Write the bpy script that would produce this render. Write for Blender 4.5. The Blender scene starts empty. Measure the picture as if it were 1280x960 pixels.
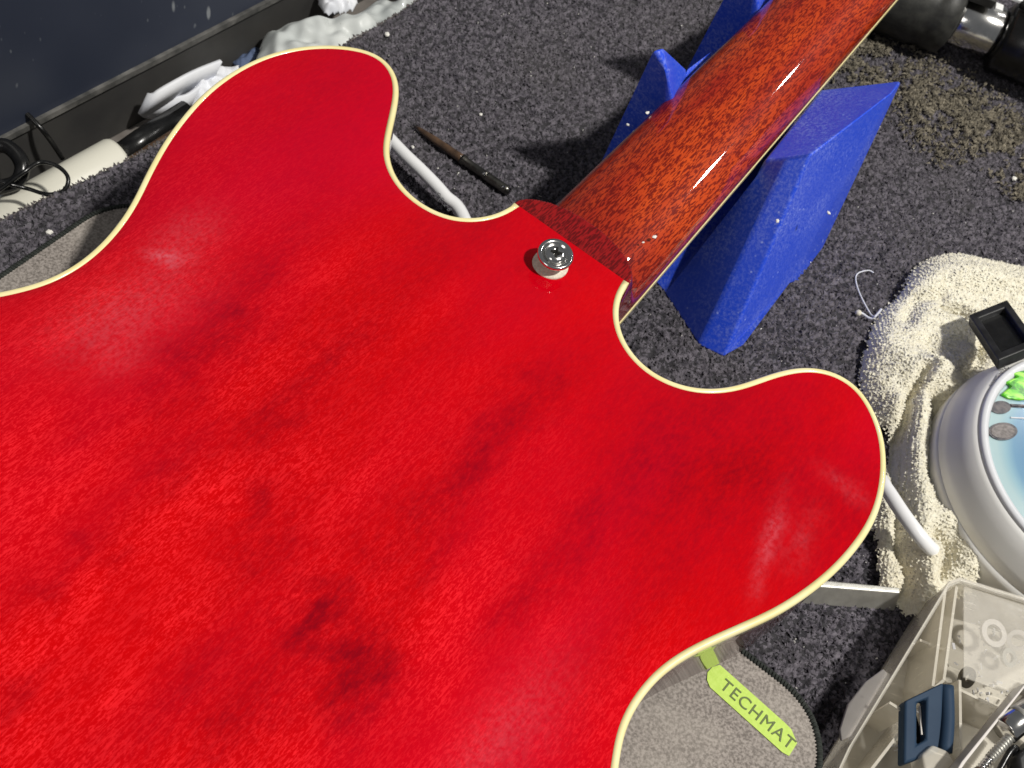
import bpy, bmesh, math, random
import numpy as np
from mathutils import Vector, Matrix, Euler, noise
from mathutils.geometry import delaunay_2d_cdt
random.seed(7); rng = np.random.default_rng(7)
SC = bpy.context.scene; COL = SC.collection

# ------------------------------------------------------------------ camera
F, PITCH, ROLL = 1391.4, 0.5909, 0.3374
T = 0.045; ZB = 0.053 + T; H = ZB + 0.3189      # T: level of the mat above the bench carpet
cr, sr, cp, sp = math.cos(ROLL), math.sin(ROLL), math.cos(PITCH), math.sin(PITCH)
RX = Vector((cr, sr*cp, sr*sp)); UP = Vector((-sr, cr*cp, cr*sp)); BK = Vector((0, -sp, cp))
cam = bpy.data.cameras.new('camera'); camo = bpy.data.objects.new('camera', cam); COL.objects.link(camo)
M = Matrix.Identity(4)
for i in range(3):
    M[i][0] = RX[i]; M[i][1] = UP[i]; M[i][2] = BK[i]
M[2][3] = H; camo.matrix_world = M
cam.sensor_width = 36; cam.lens = 36*F/1280; cam.clip_start = .01; cam.clip_end = 20
cam.dof.use_dof = True; cam.dof.focus_distance = 0.375; cam.dof.aperture_fstop = 40
SC.camera = camo

# ------------------------------------------------------------------ light
W = bpy.data.worlds.new('World'); SC.world = W; W.use_nodes = True
bg = W.node_tree.nodes['Background']; bg.inputs[0].default_value = (.93, .96, 1, 1); bg.inputs[1].default_value = .13
def area(name, loc, target, size, power, col, sy=None):
    l = bpy.data.lights.new(name, 'AREA'); l.energy = power; l.color = col; l.size = size
    if sy: l.shape = 'RECTANGLE'; l.size_y = sy
    o = bpy.data.objects.new(name, l); COL.objects.link(o); o.location = loc
    d = Vector(target) - Vector(loc); o.rotation_euler = d.to_track_quat('-Z', 'Y').to_euler()
    return o
area('bench_lamp', (1.28, .16, 2.4), (0, .25, .05), .15, 74, (1, .97, .91), .15)
area('added_neck_highlight', (.99, 1.11, 1.14), (.12, .40, .10), .06, 2.0, (1, .97, .93), .06)  # unseen lamp added only for a highlight streak on the neck
area('added_neck_highlight_far', (.91, 1.34, 1.11), (.12, .40, .10), .04, 1.0, (1, .97, .93), .04)  # another added unseen lamp, for the farther streak on the neck
area('added_fill', (-.9, -1.3, 1.5), (0, .25, .05), .7, 5, (1, .96, .92), .7)  # unseen soft fill added behind the camera
SC.view_settings.view_transform = 'Standard'; SC.view_settings.look = 'None'
SC.view_settings.exposure = 0; SC.view_settings.gamma = 1

# ------------------------------------------------------------------ helpers
def at(px, py, z=0.):                      # photo pixel (1280 wide) -> point at height z
    x = (px-640)/F; y = -(py-480)/F
    x, y = cr*x - sr*y, sr*x + cr*y
    Y = y*cp + sp; Z = y*sp - cp
    k = (H-z)/-Z
    return Vector((x*k, Y*k, z))
ANG = 1.2122; AX = Vector((math.cos(ANG), math.sin(ANG), 0)); NX = Vector((-AX.y, AX.x, 0))
S0, OFF = 0.26709, 0.09656
ORG = AX*S0 + NX*OFF                       # the neck joint, centre of the guitar's axis
def toloc(p): p = Vector(p) - ORG; return Vector((p.dot(AX), p.dot(NX), p.z))
def L(s, l, z=0.): return ORG*1 + AX*s + NX*l + Vector((0, 0, z))

def props(o, label=None, cat=None, group=None, kind=None):
    for k, v in (('label', label), ('category', cat), ('group', group), ('kind', kind)):
        if v: o[k] = v
    return o
def thing(name, label, cat, loc=(0, 0, 0), rot=(0, 0, 0), group=None):
    o = bpy.data.objects.new(name, None); COL.objects.link(o); o.empty_display_size = .01
    o.location = loc; o.rotation_euler = rot
    return props(o, label, cat, group)
def mesh(name, vs, fs, mat, parent=None, smooth=False, **kw):
    me = bpy.data.meshes.new(name); me.from_pydata([tuple(v) for v in vs], [], [tuple(f) for f in fs])
    return link(name, me, mat, parent, smooth, **kw)
def link(name, me, mat, parent=None, smooth=False, world=True, **kw):
    me.validate(); me.update()
    bm = bmesh.new(); bm.from_mesh(me); 
    if len(bm.faces) < 60000: bmesh.ops.recalc_face_normals(bm, faces=bm.faces)
    bm.to_mesh(me); bm.free()
    o = bpy.data.objects.new(name, me); COL.objects.link(o)
    for m in (mat if isinstance(mat, (list, tuple)) else [mat]): me.materials.append(m)
    if smooth: me.shade_smooth()
    if parent:
        o.parent = parent
        if world:
            bpy.context.view_layer.update(); o.matrix_parent_inverse = root_matrix(parent).inverted()
    return props(o, **kw)
def root_matrix(o):
    m = o.matrix_basis.copy() if not o.parent else root_matrix(o.parent) @ o.matrix_parent_inverse @ o.matrix_basis
    return m
def bevel(o, w=.001, seg=2, ang=30):
    m = o.modifiers.new('bevel', 'BEVEL'); m.width = w; m.segments = seg; m.limit_method = 'ANGLE'; m.angle_limit = math.radians(ang)
    o.data.shade_smooth(); 
    w2 = o.modifiers.new('wn', 'WEIGHTED_NORMAL'); w2.keep_sharp = True
    return o
def subs(o, n=2):
    m = o.modifiers.new('sub', 'SUBSURF'); m.levels = n; m.render_levels = n; return o

class MB:
    def __init__(s): s.v = []; s.f = []
    def add(s, vs, fs):
        b = len(s.v); s.v += [Vector(v) for v in vs]; s.f += [tuple(i+b for i in f) for f in fs]; return s
    def box(s, c, dx, dy, dz, rz=0, R=None):
        R = R or Matrix.Rotation(rz, 3, 'Z'); c = Vector(c)
        vs = [c + R @ Vector((x*dx/2, y*dy/2, z*dz/2)) for x in (-1, 1) for y in (-1, 1) for z in (-1, 1)]
        return s.add(vs, [(0,1,3,2), (4,6,7,5), (0,4,5,1), (2,3,7,6), (0,2,6,4), (1,5,7,3)])
    def prism(s, pts, z0, z1):
        n = len(pts); b = [Vector((p[0], p[1], z0)) for p in pts]; t = [Vector((p[0], p[1], z1)) for p in pts]
        return s.add(b+t, [tuple(range(n-1, -1, -1)), tuple(range(n, 2*n))] + [(i, (i+1) % n, (i+1) % n+n, i+n) for i in range(n)])
    def tube(s, path, r, n=12, cap=True, sx=1.):
        path = [Vector(p) for p in path]; k = len(path); vs = []; up = None
        for i, p in enumerate(path):
            t = (path[min(i+1, k-1)] - path[max(i-1, 0)]).normalized()
            if up is None: up = Vector((0, 0, 1)) if abs(t.z) < .9 else Vector((1, 0, 0))
            a = t.cross(up).normalized(); b = a.cross(t).normalized(); up = b
            rr = r[i] if hasattr(r, '__len__') else r
            vs += [p + (a*math.cos(q)*sx + b*math.sin(q))*rr for q in (2*math.pi*j/n for j in range(n))]
        fs = [(i*n+j, i*n+(j+1) % n, (i+1)*n+(j+1) % n, (i+1)*n+j) for i in range(k-1) for j in range(n)]
        if cap: fs += [tuple(range(n-1, -1, -1)), tuple((k-1)*n+j for j in range(n))]
        return s.add(vs, fs)
    def lathe(s, prof, c=(0, 0, 0), R=None, n=48):   # prof: (r, z) ; closed caps at ends
        c = Vector(c); R = R or Matrix.Identity(3); vs = []
        for r, z in prof: vs += [c + R @ Vector((r*math.cos(2*math.pi*j/n), r*math.sin(2*math.pi*j/n), z)) for j in range(n)]
        k = len(prof)
        fs = [(i*n+j, i*n+(j+1) % n, (i+1)*n+(j+1) % n, (i+1)*n+j) for i in range(k-1) for j in range(n)]
        if prof[0][0] > 1e-6: fs.append(tuple(range(n-1, -1, -1)))
        if prof[-1][0] > 1e-6: fs.append(tuple((k-1)*n+j for j in range(n)))
        return s.add(vs, fs)
    def build(s, name, mat, parent=None, smooth=False, **kw): return mesh(name, s.v, s.f, mat, parent, smooth, **kw)

def smooth_path(P, n=8, closed=False):     # Catmull-Rom through points
    P = [Vector(p) for p in P]; out = []; m = len(P)
    rngi = range(m) if closed else range(m-1)
    for i in rngi:
        if closed: a, b, c, d = P[(i-1) % m], P[i], P[(i+1) % m], P[(i+2) % m]
        else: a, b, c, d = P[max(i-1, 0)], P[i], P[i+1], P[min(i+2, m-1)]
        for k in range(n):
            t = k/n
            out.append(.5*((2*b) + (c-a)*t + (2*a-5*b+4*c-d)*t*t + (3*b-a-3*c+d)*t**3))
    if not closed: out.append(P[-1])
    return out
def resample(P, step, closed=False):
    A = np.array([tuple(p)[:2] for p in (P + [P[0]] if closed else P)], float)
    d = np.r_[0, np.cumsum(np.hypot(*np.diff(A, axis=0).T))]; n = max(2, int(d[-1]/step))
    t = np.linspace(0, d[-1], n+1); 
    if closed: t = t[:-1]
    return np.c_[np.interp(t, d, A[:, 0]), np.interp(t, d, A[:, 1])]
def inside(P, X, Y):
    r = np.zeros(X.shape, bool); n = len(P)
    for i in range(n):
        x1, y1 = P[i]; x2, y2 = P[(i+1) % n]
        if y1 == y2: continue
        c = ((y1 > Y) != (y2 > Y)) & (X < (x2-x1)*(Y-y1)/(y2-y1)+x1); r ^= c
    return r
def dist_poly(P, X, Y, closed=True):
    D = np.full(X.shape, 1e9); n = len(P)
    for i in range(n if closed else n-1):
        a = P[i]; b = P[(i+1) % n]; e = b-a; L2 = max((e**2).sum(), 1e-18)
        t = np.clip(((X-a[0])*e[0]+(Y-a[1])*e[1])/L2, 0, 1)
        D = np.minimum(D, np.hypot(X-a[0]-t*e[0], Y-a[1]-t*e[1]))
    return D

# ---- node material helper
def mat(name, col=(.5, .5, .5), rough=.5, metal=0., coat=0., coat_r=.05, spec=.5, trans=0., ior=1.45, alpha=1., sheen=0., sss=0.):
    m = bpy.data.materials.new(name); m.use_nodes = True; b = m.node_tree.nodes['Principled BSDF']; I = b.inputs
    I['Base Color'].default_value = (*col, 1); I['Roughness'].default_value = rough; I['Metallic'].default_value = metal
    I['Coat Weight'].default_value = coat; I['Coat Roughness'].default_value = coat_r; I['Specular IOR Level'].default_value = spec
    I['Transmission Weight'].default_value = trans; I['IOR'].default_value = ior; I['Alpha'].default_value = alpha
    I['Sheen Weight'].default_value = sheen
    if sss: I['Subsurface Weight'].default_value = sss; I['Subsurface Radius'].default_value = (.004, .004, .004)
    return m
class NT:
    def __init__(s, m): s.t = m.node_tree; s.b = s.t.nodes['Principled BSDF']; s.tc = s.t.nodes.new('ShaderNodeTexCoord')
    def n(s, ty, **kw):
        o = s.t.nodes.new(ty)
        for k, v in kw.items(): setattr(o, k, v)
        return o
    def l(s, a, b): s.t.links.new(a, b)
    def coord(s, scale=(1, 1, 1), rot=(0, 0, 0), src='Object'):
        m = s.n('ShaderNodeMapping'); s.l(s.tc.outputs[src], m.inputs[0]); m.inputs['Scale'].default_value = scale; m.inputs['Rotation'].default_value = rot
        return m.outputs[0]
    def noise(s, vec, scale=1., detail=4, rough=.55, dist=0.):
        o = s.n('ShaderNodeTexNoise'); s.l(vec, o.inputs['Vector']); o.inputs['Scale'].default_value = scale
        o.inputs['Detail'].default_value = detail; o.inputs['Roughness'].default_value = rough; o.inputs['Distortion'].default_value = dist
        return o.outputs['Fac']
    def voro(s, vec, scale=1., out='Distance', feat='F1', rnd=1.):
        o = s.n('ShaderNodeTexVoronoi'); s.l(vec, o.inputs['Vector']); o.inputs['Scale'].default_value = scale; o.feature = feat; o.inputs['Randomness'].default_value = rnd
        return o.outputs[out]
    def ramp(s, fac, stops):
        o = s.n('ShaderNodeValToRGB'); s.l(fac, o.inputs[0]); e = o.color_ramp.elements
        while len(e) < len(stops): e.new(.5)
        for k, (p, c) in enumerate(stops):
            e[k].position = p; e[k].color = (*c, 1) if hasattr(c, '__len__') else (c, c, c, 1)
        return o.outputs[0]
    def mix(s, fac, a, b, mode='MIX'):
        o = s.n('ShaderNodeMix', data_type='RGBA', blend_type=mode)
        for v, i in ((fac, 0), (a, 6), (b, 7)):
            if hasattr(v, 'links') or hasattr(v, 'is_linked'): s.l(v, o.inputs[i])
            elif hasattr(v, '__len__'): o.inputs[i].default_value = (*v, 1)
            else: o.inputs[i].default_value = v if i == 0 else (v, v, v, 1)
        return o.outputs[2]
    def math(s, op, a, b=0.):
        o = s.n('ShaderNodeMath', operation=op)
        for v, i in ((a, 0), (b, 1)):
            if hasattr(v, 'is_linked'): s.l(v, o.inputs[i])
            else: o.inputs[i].default_value = v
        return o.outputs[0]
    def attr(s, name):
        o = s.n('ShaderNodeAttribute'); o.attribute_name = name; return o.outputs['Fac']
    def bump(s, h, st=.3, dist=.001):
        o = s.n('ShaderNodeBump'); s.l(h, o.inputs['Height']); o.inputs['Strength'].default_value = st; o.inputs['Distance'].default_value = dist
        s.l(o.outputs[0], s.b.inputs['Normal']); return o
    def set(s, inp, v): s.l(v, s.b.inputs[inp])

def noisy(name, col, col2, scale=60, rough=.5, bump=.1, bscale=400, bdist=.0004, **kw):
    m = mat(name, col, rough, **kw); t = NT(m); c = t.coord()
    f = t.noise(c, scale, 5); t.set('Base Color', t.mix(t.ramp(f, [(.35, 0.), (.65, 1.)]), col, col2))
    t.bump(t.noise(c, bscale, 3), bump, bdist); return m

# ------------------------------------------------------------------ materials
def red_back():
    m = mat('cherry_lacquered_maple', rough=.65, coat=.5, coat_r=.02, spec=.0); t = NT(m)
    c = t.coord((500, 1600, 900), (0, 0, .12)); f1 = t.noise(c, 1, 2, .6, .5)
    c2 = t.coord((900, 2000, 1200), (0, 0, -.2)); f2 = t.noise(c2, 1, 2, .6)
    fl = t.ramp(t.math('ADD', t.math('MULTIPLY', f1, .65), t.math('MULTIPLY', f2, .4)), [(.52, 0.), (.64, 1.)])
    fig_shade = t.attr('figure_shade'); nf = t.noise(t.coord((300, 700, 500), (0, 0, .1)), 1, 3, .65)
    fig_shade = t.math('ADD', fig_shade, t.math('MULTIPLY', t.math('SUBTRACT', nf, .5), t.math('ADD', t.math('MULTIPLY', t.math('SUBTRACT', .8, fig_shade), 1.5), .35))); sm = t.attr('smudge')
    base = t.mix(fig_shade, (.25, .0003, .006), (.64, .0003, .0015))
    fleck = t.mix(fig_shade, (.40, .003, .010), (1., .022, .030))
    c3 = t.coord((190, 1500, 900), (0, 0, .02)); f3 = t.ramp(t.noise(c3, 1, 2, .6, .3), [(.55, 0.), (.62, 1.)])
    fl = t.math('MAXIMUM', fl, t.math('MULTIPLY', f3, .8))
    amt = t.math('MULTIPLY', t.math('MULTIPLY', fl, t.attr('grain')), t.math('ADD', t.math('MULTIPLY', fig_shade, .8), .1))
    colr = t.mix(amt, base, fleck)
    warm = t.noise(t.coord((4, 9, 4)), 1, 3)
    colr = t.mix(t.math('MULTIPLY', t.ramp(warm, [(.4, 0.), (.66, 1.)]), .5), colr, (.54, .0003, .026))
    n = t.noise(t.coord((600, 600, 600)), 1, 2)
    colr = t.mix(t.math('MULTIPLY', sm, t.ramp(n, [(.35, .25), (.65, 1.)])), colr, (.66, .13, .17))
    t.set('Base Color', colr)
    t.bump(t.noise(t.coord((55, 55, 55)), 1, 2), .05, .0006)
    return m
def mahogany(dark=False):
    m = mat('cherry_mahogany', rough=.4, coat=1., coat_r=.03, spec=.1); t = NT(m)
    c = t.coord((210, 1500, 1500), (0, 0, .10)); p = t.noise(c, 1, 2, .55, .5)
    c2 = t.coord((380, 1800, 1800), (0, 0, -.06)); p2 = t.noise(c2, 1, 2, .5, .4)
    pores = t.ramp(t.math('ADD', t.math('MULTIPLY', p, .65), t.math('MULTIPLY', p2, .35)), [(.465, 1.), (.525, 0.)])
    band = t.noise(t.coord((14, 70, 70)), 1, 4)
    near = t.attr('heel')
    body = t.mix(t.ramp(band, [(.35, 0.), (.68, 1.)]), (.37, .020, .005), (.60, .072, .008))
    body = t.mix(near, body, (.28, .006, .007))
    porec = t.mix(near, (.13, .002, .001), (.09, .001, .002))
    t.set('Base Color', t.mix(t.math('MULTIPLY', pores, .88), body, porec))
    t.bump(t.noise(t.coord((20, 60, 60)), 1, 2), .04, .0008)
    return m
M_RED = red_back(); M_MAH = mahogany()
M_SIDE = mat('cherry_lacquered_side', (.10, .006, .008), .3, coat=.75, coat_r=.02, spec=.3)
M_TOP = mat('cherry_lacquered_top', (.30, .004, .006), .3, coat=1., coat_r=.02)
M_BIND = noisy('cream_binding', (.92, .80, .38), (.95, .86, .48), 90, .28, .03, 200, coat=.8)
M_FB = noisy('rosewood', (.05, .025, .015), (.09, .045, .03), 200, .5)
M_CHROME = noisy('nickel', (.74, .73, .71), (.66, .65, .63), 300, .16, .06, 900, metal=1.)
M_STEEL = noisy('brushed_steel', (.46, .45, .41), (.62, .61, .56), 150, .42, .15, 900, metal=.75)
M_DSTEEL = noisy('oiled_dark_steel', (.10, .095, .085), (.20, .19, .17), 150, .3, .15, 900, metal=1.)
M_FELT = noisy('white_felt', (.80, .76, .62), (.62, .58, .48), 900, .9, .4, 2500)
M_BLUE0 = None
def blue():
    m = mat('dusty_blue_plastic', rough=.38, spec=.45); t = NT(m)
    d1 = t.noise(t.coord((700, 700, 700)), 1, 3, .7); d2 = t.noise(t.coord((28, 28, 28)), 1, 3)
    dust = t.math('MULTIPLY', t.ramp(d1, [(.44, 0.), (.66, 1.)]), t.ramp(d2, [(.38, .25), (.60, .95)]))
    sp_ = t.ramp(t.voro(t.coord((260, 260, 260))), [(.10, 1.), (.20, 0.)])
    gate = t.ramp(t.noise(t.coord((90, 90, 90)), 1, 2), [(.55, 0.), (.59, 1.)])
    dust = t.math('MAXIMUM', t.math('MULTIPLY', dust, .55), t.math('MULTIPLY', t.math('MULTIPLY', sp_, gate), .8))
    t.set('Base Color', t.mix(dust, (.022, .080, .74), (.32, .40, .90)))
    t.set('Roughness', t.ramp(dust, [(0., .32), (1., .8)])); t.bump(d1, .04, .0003); return m
M_BLUE = blue()
def carpet_m(name, a, b, scale=900):
    m = mat(name, rough=.95, spec=.1, sheen=.15); t = NT(m); c = t.coord()
    f = t.noise(c, 330, 3, .6); g = t.noise(c, 14, 3)
    colr = t.mix(t.ramp(f, [(.36, 0.), (.66, 1.)]), a, b)
    colr = t.mix(t.math('MULTIPLY', t.ramp(g, [(.45, 0.), (.75, 1.)]), .25), colr, (.10, .092, .09))
    t.set('Base Color', colr); t.bump(t.noise(c, scale, 3), .8, .0012); return m
M_CARPET = carpet_m('charcoal_carpet', (.018, .017, .020), (.06, .057, .064))
M_PILE = carpet_m('charcoal_pile', (.040, .036, .046), (.185, .168, .195))
M_CARPETEDGE = carpet_m('brown_charcoal_pile', (.075, .062, .060), (.20, .17, .165))
def mat_mat():
    m = mat('grey_neoprene', rough=.75, spec=.3, sheen=.1); t = NT(m); c = t.coord((900, 900, 900))
    f = t.noise(c, 1, 2, .7); g = t.noise(t.coord((16, 30, 16)), 1, 4)
    colr = t.mix(t.ramp(f, [(.36, 0.), (.64, 1.)]), (.155, .135, .12), (.36, .32, .29))
    colr = t.mix(t.math('MULTIPLY', t.ramp(g, [(.45, 0.), (.72, 1.)]), .35), colr, (.50, .46, .40))
    t.set('Base Color', colr); t.bump(f, .25, .0003); return m
M_MAT = mat_mat()
M_BLACK = noisy('black_rubber', (.012, .012, .012), (.03, .03, .032), 120, .45, .15, 700)
M_STITCH = noisy('black_thread', (.015, .018, .015), (.035, .04, .035), 500, .9, .4, 1500)
M_LIME = noisy('lime_print', (.55, .74, .14), (.48, .68, .10), 800, .6, .1, 1200)
M_INK = mat('grey_ink', (.12, .16, .05), .6)
M_WHITE = noisy('white_pvc', (.90, .90, .90), (.84, .84, .85), 40, .3, .03, 200, coat=.2)
M_CARDINK = mat('print_ink', (.12, .12, .13), .6)
def towel_m(name='cream_terry'):
    m = mat(name, rough=.95, spec=.1, sheen=.4); t = NT(m); c = t.coord()
    f = t.noise(c, 420, 4, .7); g = t.noise(c, 22, 3)
    colr = t.mix(t.ramp(f, [(.3, 0.), (.6, 1.)]), (.72, .67, .51), (.87, .83, .69))
    colr = t.mix(t.math('MULTIPLY', t.ramp(g, [(.52, 0.), (.75, 1.)]), .45), colr, (.62, .53, .36))
    t.set('Base Color', colr); t.bump(t.voro(t.coord((620, 760, 700)), 1, rnd=.6), .6, .0009); return m
M_TOWEL = towel_m()
M_HEM = noisy('woven_hem', (.40, .38, .42), (.52, .50, .50), 200, .8, .3, 1500)
M_GREYBODY = noisy('warm_white_plastic', (.76, .75, .72), (.82, .81, .78), 30, .42, .06, 300)
M_RIM = noisy('white_rim_plastic', (.74, .75, .78), (.66, .67, .70), 30, .3, .03, 300, coat=.3)
def face_m():
    m = mat('blue_printed_face', rough=.12, spec=.5, coat=.6); t = NT(m)
    r = t.n('ShaderNodeVectorMath', operation='LENGTH'); t.l(t.tc.outputs['Object'], r.inputs[0])
    w = t.math('ADD', r.outputs['Value'], t.math('MULTIPLY', t.noise(t.coord(), 14, 2), .006))
    t.set('Base Color', t.ramp(w, [(.040, (.13, .27, .44)), (.0475, (.17, .33, .48)), (.0515, (.32, .50, .56)), (.055, (.42, .56, .58))])); return m
M_FACE = face_m()
def green_m():
    m = mat('green_print', rough=.2, coat=.7); t = NT(m); f = t.noise(t.coord((140, 300, 200)), 1, 3, .6, .6)
    t.set('Base Color', t.ramp(f, [(.38, (.03, .22, .01)), (.5, (.12, .62, .02)), (.62, (.42, .85, .10))])); return m
M_GREEN = green_m()
M_DARKB = noisy('dark_button', (.02, .022, .035), (.14, .12, .12), 300, .25, .05, 600, coat=.5)
def clear_m(name, tint, rough, alpha):
    m = mat(name, tint, rough, spec=.6, alpha=alpha, coat=.4); t = NT(m); c = t.coord()
    g = t.noise(c, 45, 4); sc = t.ramp(t.noise(t.coord((60, 500, 100), (0, 0, .6)), 1, 3), [(.62, 0.), (.70, 1.)])
    a = t.math('ADD', t.math('MULTIPLY', t.ramp(g, [(.3, 0.), (.7, 1.)]), .16), alpha-.08)
    t.set('Alpha', t.math('ADD', a, t.math('MULTIPLY', sc, .2))); t.bump(t.noise(c, 120, 3), .25, .0008); return m
M_CLEAR = clear_m('frosted_clear_plastic', (.86, .81, .70), .20, .52)
M_CLEAR2 = clear_m('scuffed_clear_lid', (.84, .80, .72), .18, .24)
M_CRIM = noisy('milky_plastic_rim', (.66, .62, .58), (.72, .68, .64), 80, .3, .1, 500, coat=.4)
M_NAVY = noisy('slate_blue_plastic', (.020, .042, .080), (.028, .054, .096), 60, .6, .08, 600, spec=.2)
def navy_panel():
    m = mat('navy_paint', rough=.42, spec=.4); t = NT(m); c = t.coord(); g = t.noise(c, 6, 3)
    colr = t.mix(t.ramp(g, [(.35, 0.), (.65, 1.)]), (.022, .028, .048), (.046, .054, .080))
    s1 = t.ramp(t.voro(t.coord((110, 110, 34))), [(.10, 1.), (.17, 0.)]); gate = t.ramp(t.noise(t.coord((70, 70, 40)), 1, 2), [(.46, 0.), (.52, 1.)])
    colr = t.mix(t.math('MULTIPLY', t.math('MULTIPLY', s1, gate), .8), colr, (.34, .36, .38))
    s2 = t.ramp(t.voro(t.coord((260, 260, 120), (.3, .2, .5))), [(.08, 1.), (.16, 0.)]); g2 = t.ramp(t.noise(t.coord((90, 90, 60)), 1, 2), [(.54, 0.), (.6, 1.)])
    colr = t.mix(t.math('MULTIPLY', t.math('MULTIPLY', s2, g2), .5), colr, (.22, .24, .26))
    t.set('Base Color', colr); t.bump(g, .1, .001); return m
M_NPANEL = navy_panel()
M_DPANEL = noisy('dark_grey_paint', (.035, .034, .034), (.060, .058, .054), 20, .55, .1, 300)
M_TRIM = noisy('dusty_trim', (.05, .05, .048), (.16, .155, .145), 90, .6, .2, 300)
M_LEDGE = noisy('dusty_ledge', (.12, .105, .095), (.24, .22, .20), 30, .85, .3, 200)
M_TISSUE = noisy('white_tissue', (.72, .74, .80), (.82, .83, .86), 60, .8, .3, 200)
M_BAG = noisy('cloudy_plastic_bag', (.50, .53, .52), (.64, .66, .64), 24, .42, .2, 90, coat=.15)
def tube_m():
    m = mat('cream_roll', (.72, .70, .60), .45); return m
M_ROLL = tube_m()
def perf_m():
    m = mat('perforated_white', rough=.5); t = NT(m); d = t.voro(t.coord((330, 330, 330), (0, 0, .5)), 1, rnd=0.)
    t.set('Base Color', t.ramp(d, [(.28, (.20, .22, .26)), (.36, (.66, .68, .72))])); return m
M_PERF = perf_m()
M_CRUMB = mat('white_crumb', (.82, .80, .74), .7)
M_GLINT = mat('plastic_shaving', (.75, .75, .78), .15, coat=1.)
M_SAW = noisy('tan_sawdust', (.070, .062, .048), (.30, .265, .20), 260, .9, .4, 800)
M_TOOL = noisy('black_tool_plastic', (.020, .020, .019), (.045, .045, .04), 200, .5, .25, 1200)
M_TOOLD = noisy('black_gloss_plastic', (.006, .006, .006), (.012, .012, .012), 200, .25, .1, 900)
M_LABEL = mat('white_paper_label', (.85, .86, .85), .5)
M_BROWN = noisy('worn_brown_handle', (.045, .026, .016), (.12, .07, .04), 160, .35, .2, 700, coat=.4)

# ------------------------------------------------------------------ bench
# carpeted bench top (slab) ; its left edge runs past the guitar
EDGE = [at(-160, 385), at(0, 277), at(175, 192), at(450, 45), at(520, 2), at(640, -75)]
edge = smooth_path(EDGE, 6)
poly = [(p.x, p.y) for p in edge] + [(1.0, 1.15), (1.0, -.5), (-.42, -.5)]
poly = [(p[0], p[1]) for p in poly]
b = MB().prism(poly, -.03, 0.)
bench = b.build('bench_top', M_CARPET, kind='structure')
MB().box((.2, .3, -.75), 3, 3, .02).build('floor', M_LEDGE, kind='structure')

NADIR = camo.matrix_world.translation
def tufts(P, r, h, mat_, name, label, cat=None, parent=None, lean=.6, wide=1., nrm=None):
    """one small leaning fibre clump (3 sided) at every point of P"""
    n = len(P); th = rng.uniform(0, 2*math.pi, n); rr = r*rng.uniform(.6, 1.35, n); hh = h*rng.uniform(.5, 1.4, n)
    la = rng.uniform(0, 2*math.pi, n); le = lean*rr*rng.uniform(.2, 2., n)
    V = np.zeros((n, 4, 3)); st = rng.uniform(.45, 1., n)
    for k in range(3):
        a = 2*math.pi*k/3
        x = np.cos(a)*rr*wide; y = np.sin(a)*rr*st
        V[:, k, 0] = P[:, 0]+x*np.cos(th)-y*np.sin(th); V[:, k, 1] = P[:, 1]+x*np.sin(th)+y*np.cos(th); V[:, k, 2] = P[:, 2]-h*.15
    V[:, 3, 0] = P[:, 0]+le*np.cos(la); V[:, 3, 1] = P[:, 1]+le*np.sin(la); V[:, 3, 2] = P[:, 2]+hh
    if nrm is not None:
        V[:, 3, :2] += nrm[:, :2]*hh[:, None]; V[:, 3, 2] = P[:, 2]+hh*np.maximum(nrm[:, 2], .25)
    base = (np.arange(n)*4)[:, None]
    Fc = np.stack([base+np.array([[0, 1, 3]]), base+np.array([[1, 2, 3]]), base+np.array([[2, 0, 3]])], 1).reshape(-1, 3)
    me = bpy.data.meshes.new(name); me.vertices.add(n*4); me.vertices.foreach_set('co', V.reshape(-1))
    me.loops.add(len(Fc)*3); me.loops.foreach_set('vertex_index', Fc.reshape(-1).astype(np.int32))
    me.polygons.add(len(Fc)); me.polygons.foreach_set('loop_start', np.arange(0, len(Fc)*3, 3, dtype=np.int32))
    me.update(calc_edges=True)
    o = bpy.data.objects.new(name, me); COL.objects.link(o); me.materials.append(mat_); me.shade_smooth()
    if parent:
        o.parent = parent; o.matrix_parent_inverse = root_matrix(parent).inverted()
    return props(o, label, cat, kind='stuff')
def projpx(P):
    d = P - np.array([0, 0, H]); z = -(d@np.array(BK)); return 640+F*(d@np.array(RX))/z, 480-F*(d@np.array(UP))/z

# ------------------------------------------------------------------ guitar outline (local: x along the neck, y to the left)
LEFT = [(0, 27.3), (-7.5, 28.5), (-14.5, 32), (-20.6, 37.2), (-24.4, 44.4), (-25.8, 53.2), (-24.6, 62.4), (-21.1, 70.2), (-16.7, 76), (-10.6, 80.9), (-.6, 87), (8.5, 92.6), (16.2, 98.6), (21.6, 106), (23.4, 113.4), (21.9, 120.1), (17.4, 127.2), (10.6, 134.2), (1.8, 140.3), (-8.2, 144.6), (-19.5, 147.1), (-32, 147.7), (-45, 146.4), (-58.2, 143.2), (-71.9, 138.6), (-86, 132.3), (-99.9, 125.2), (-111.2, 120.8), (-122.6, 118.1), (-133, 117.5), (-142.5, 119), (-151, 122.5)]
LOW = [(-162, 129), (-177, 141), (-197, 156), (-222, 175), (-250, 190), (-280, 200), (-310, 203), (-340, 197), (-370, 180), (-393, 150), (-408, 110), (-417, 60), (-420, 0)]
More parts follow.
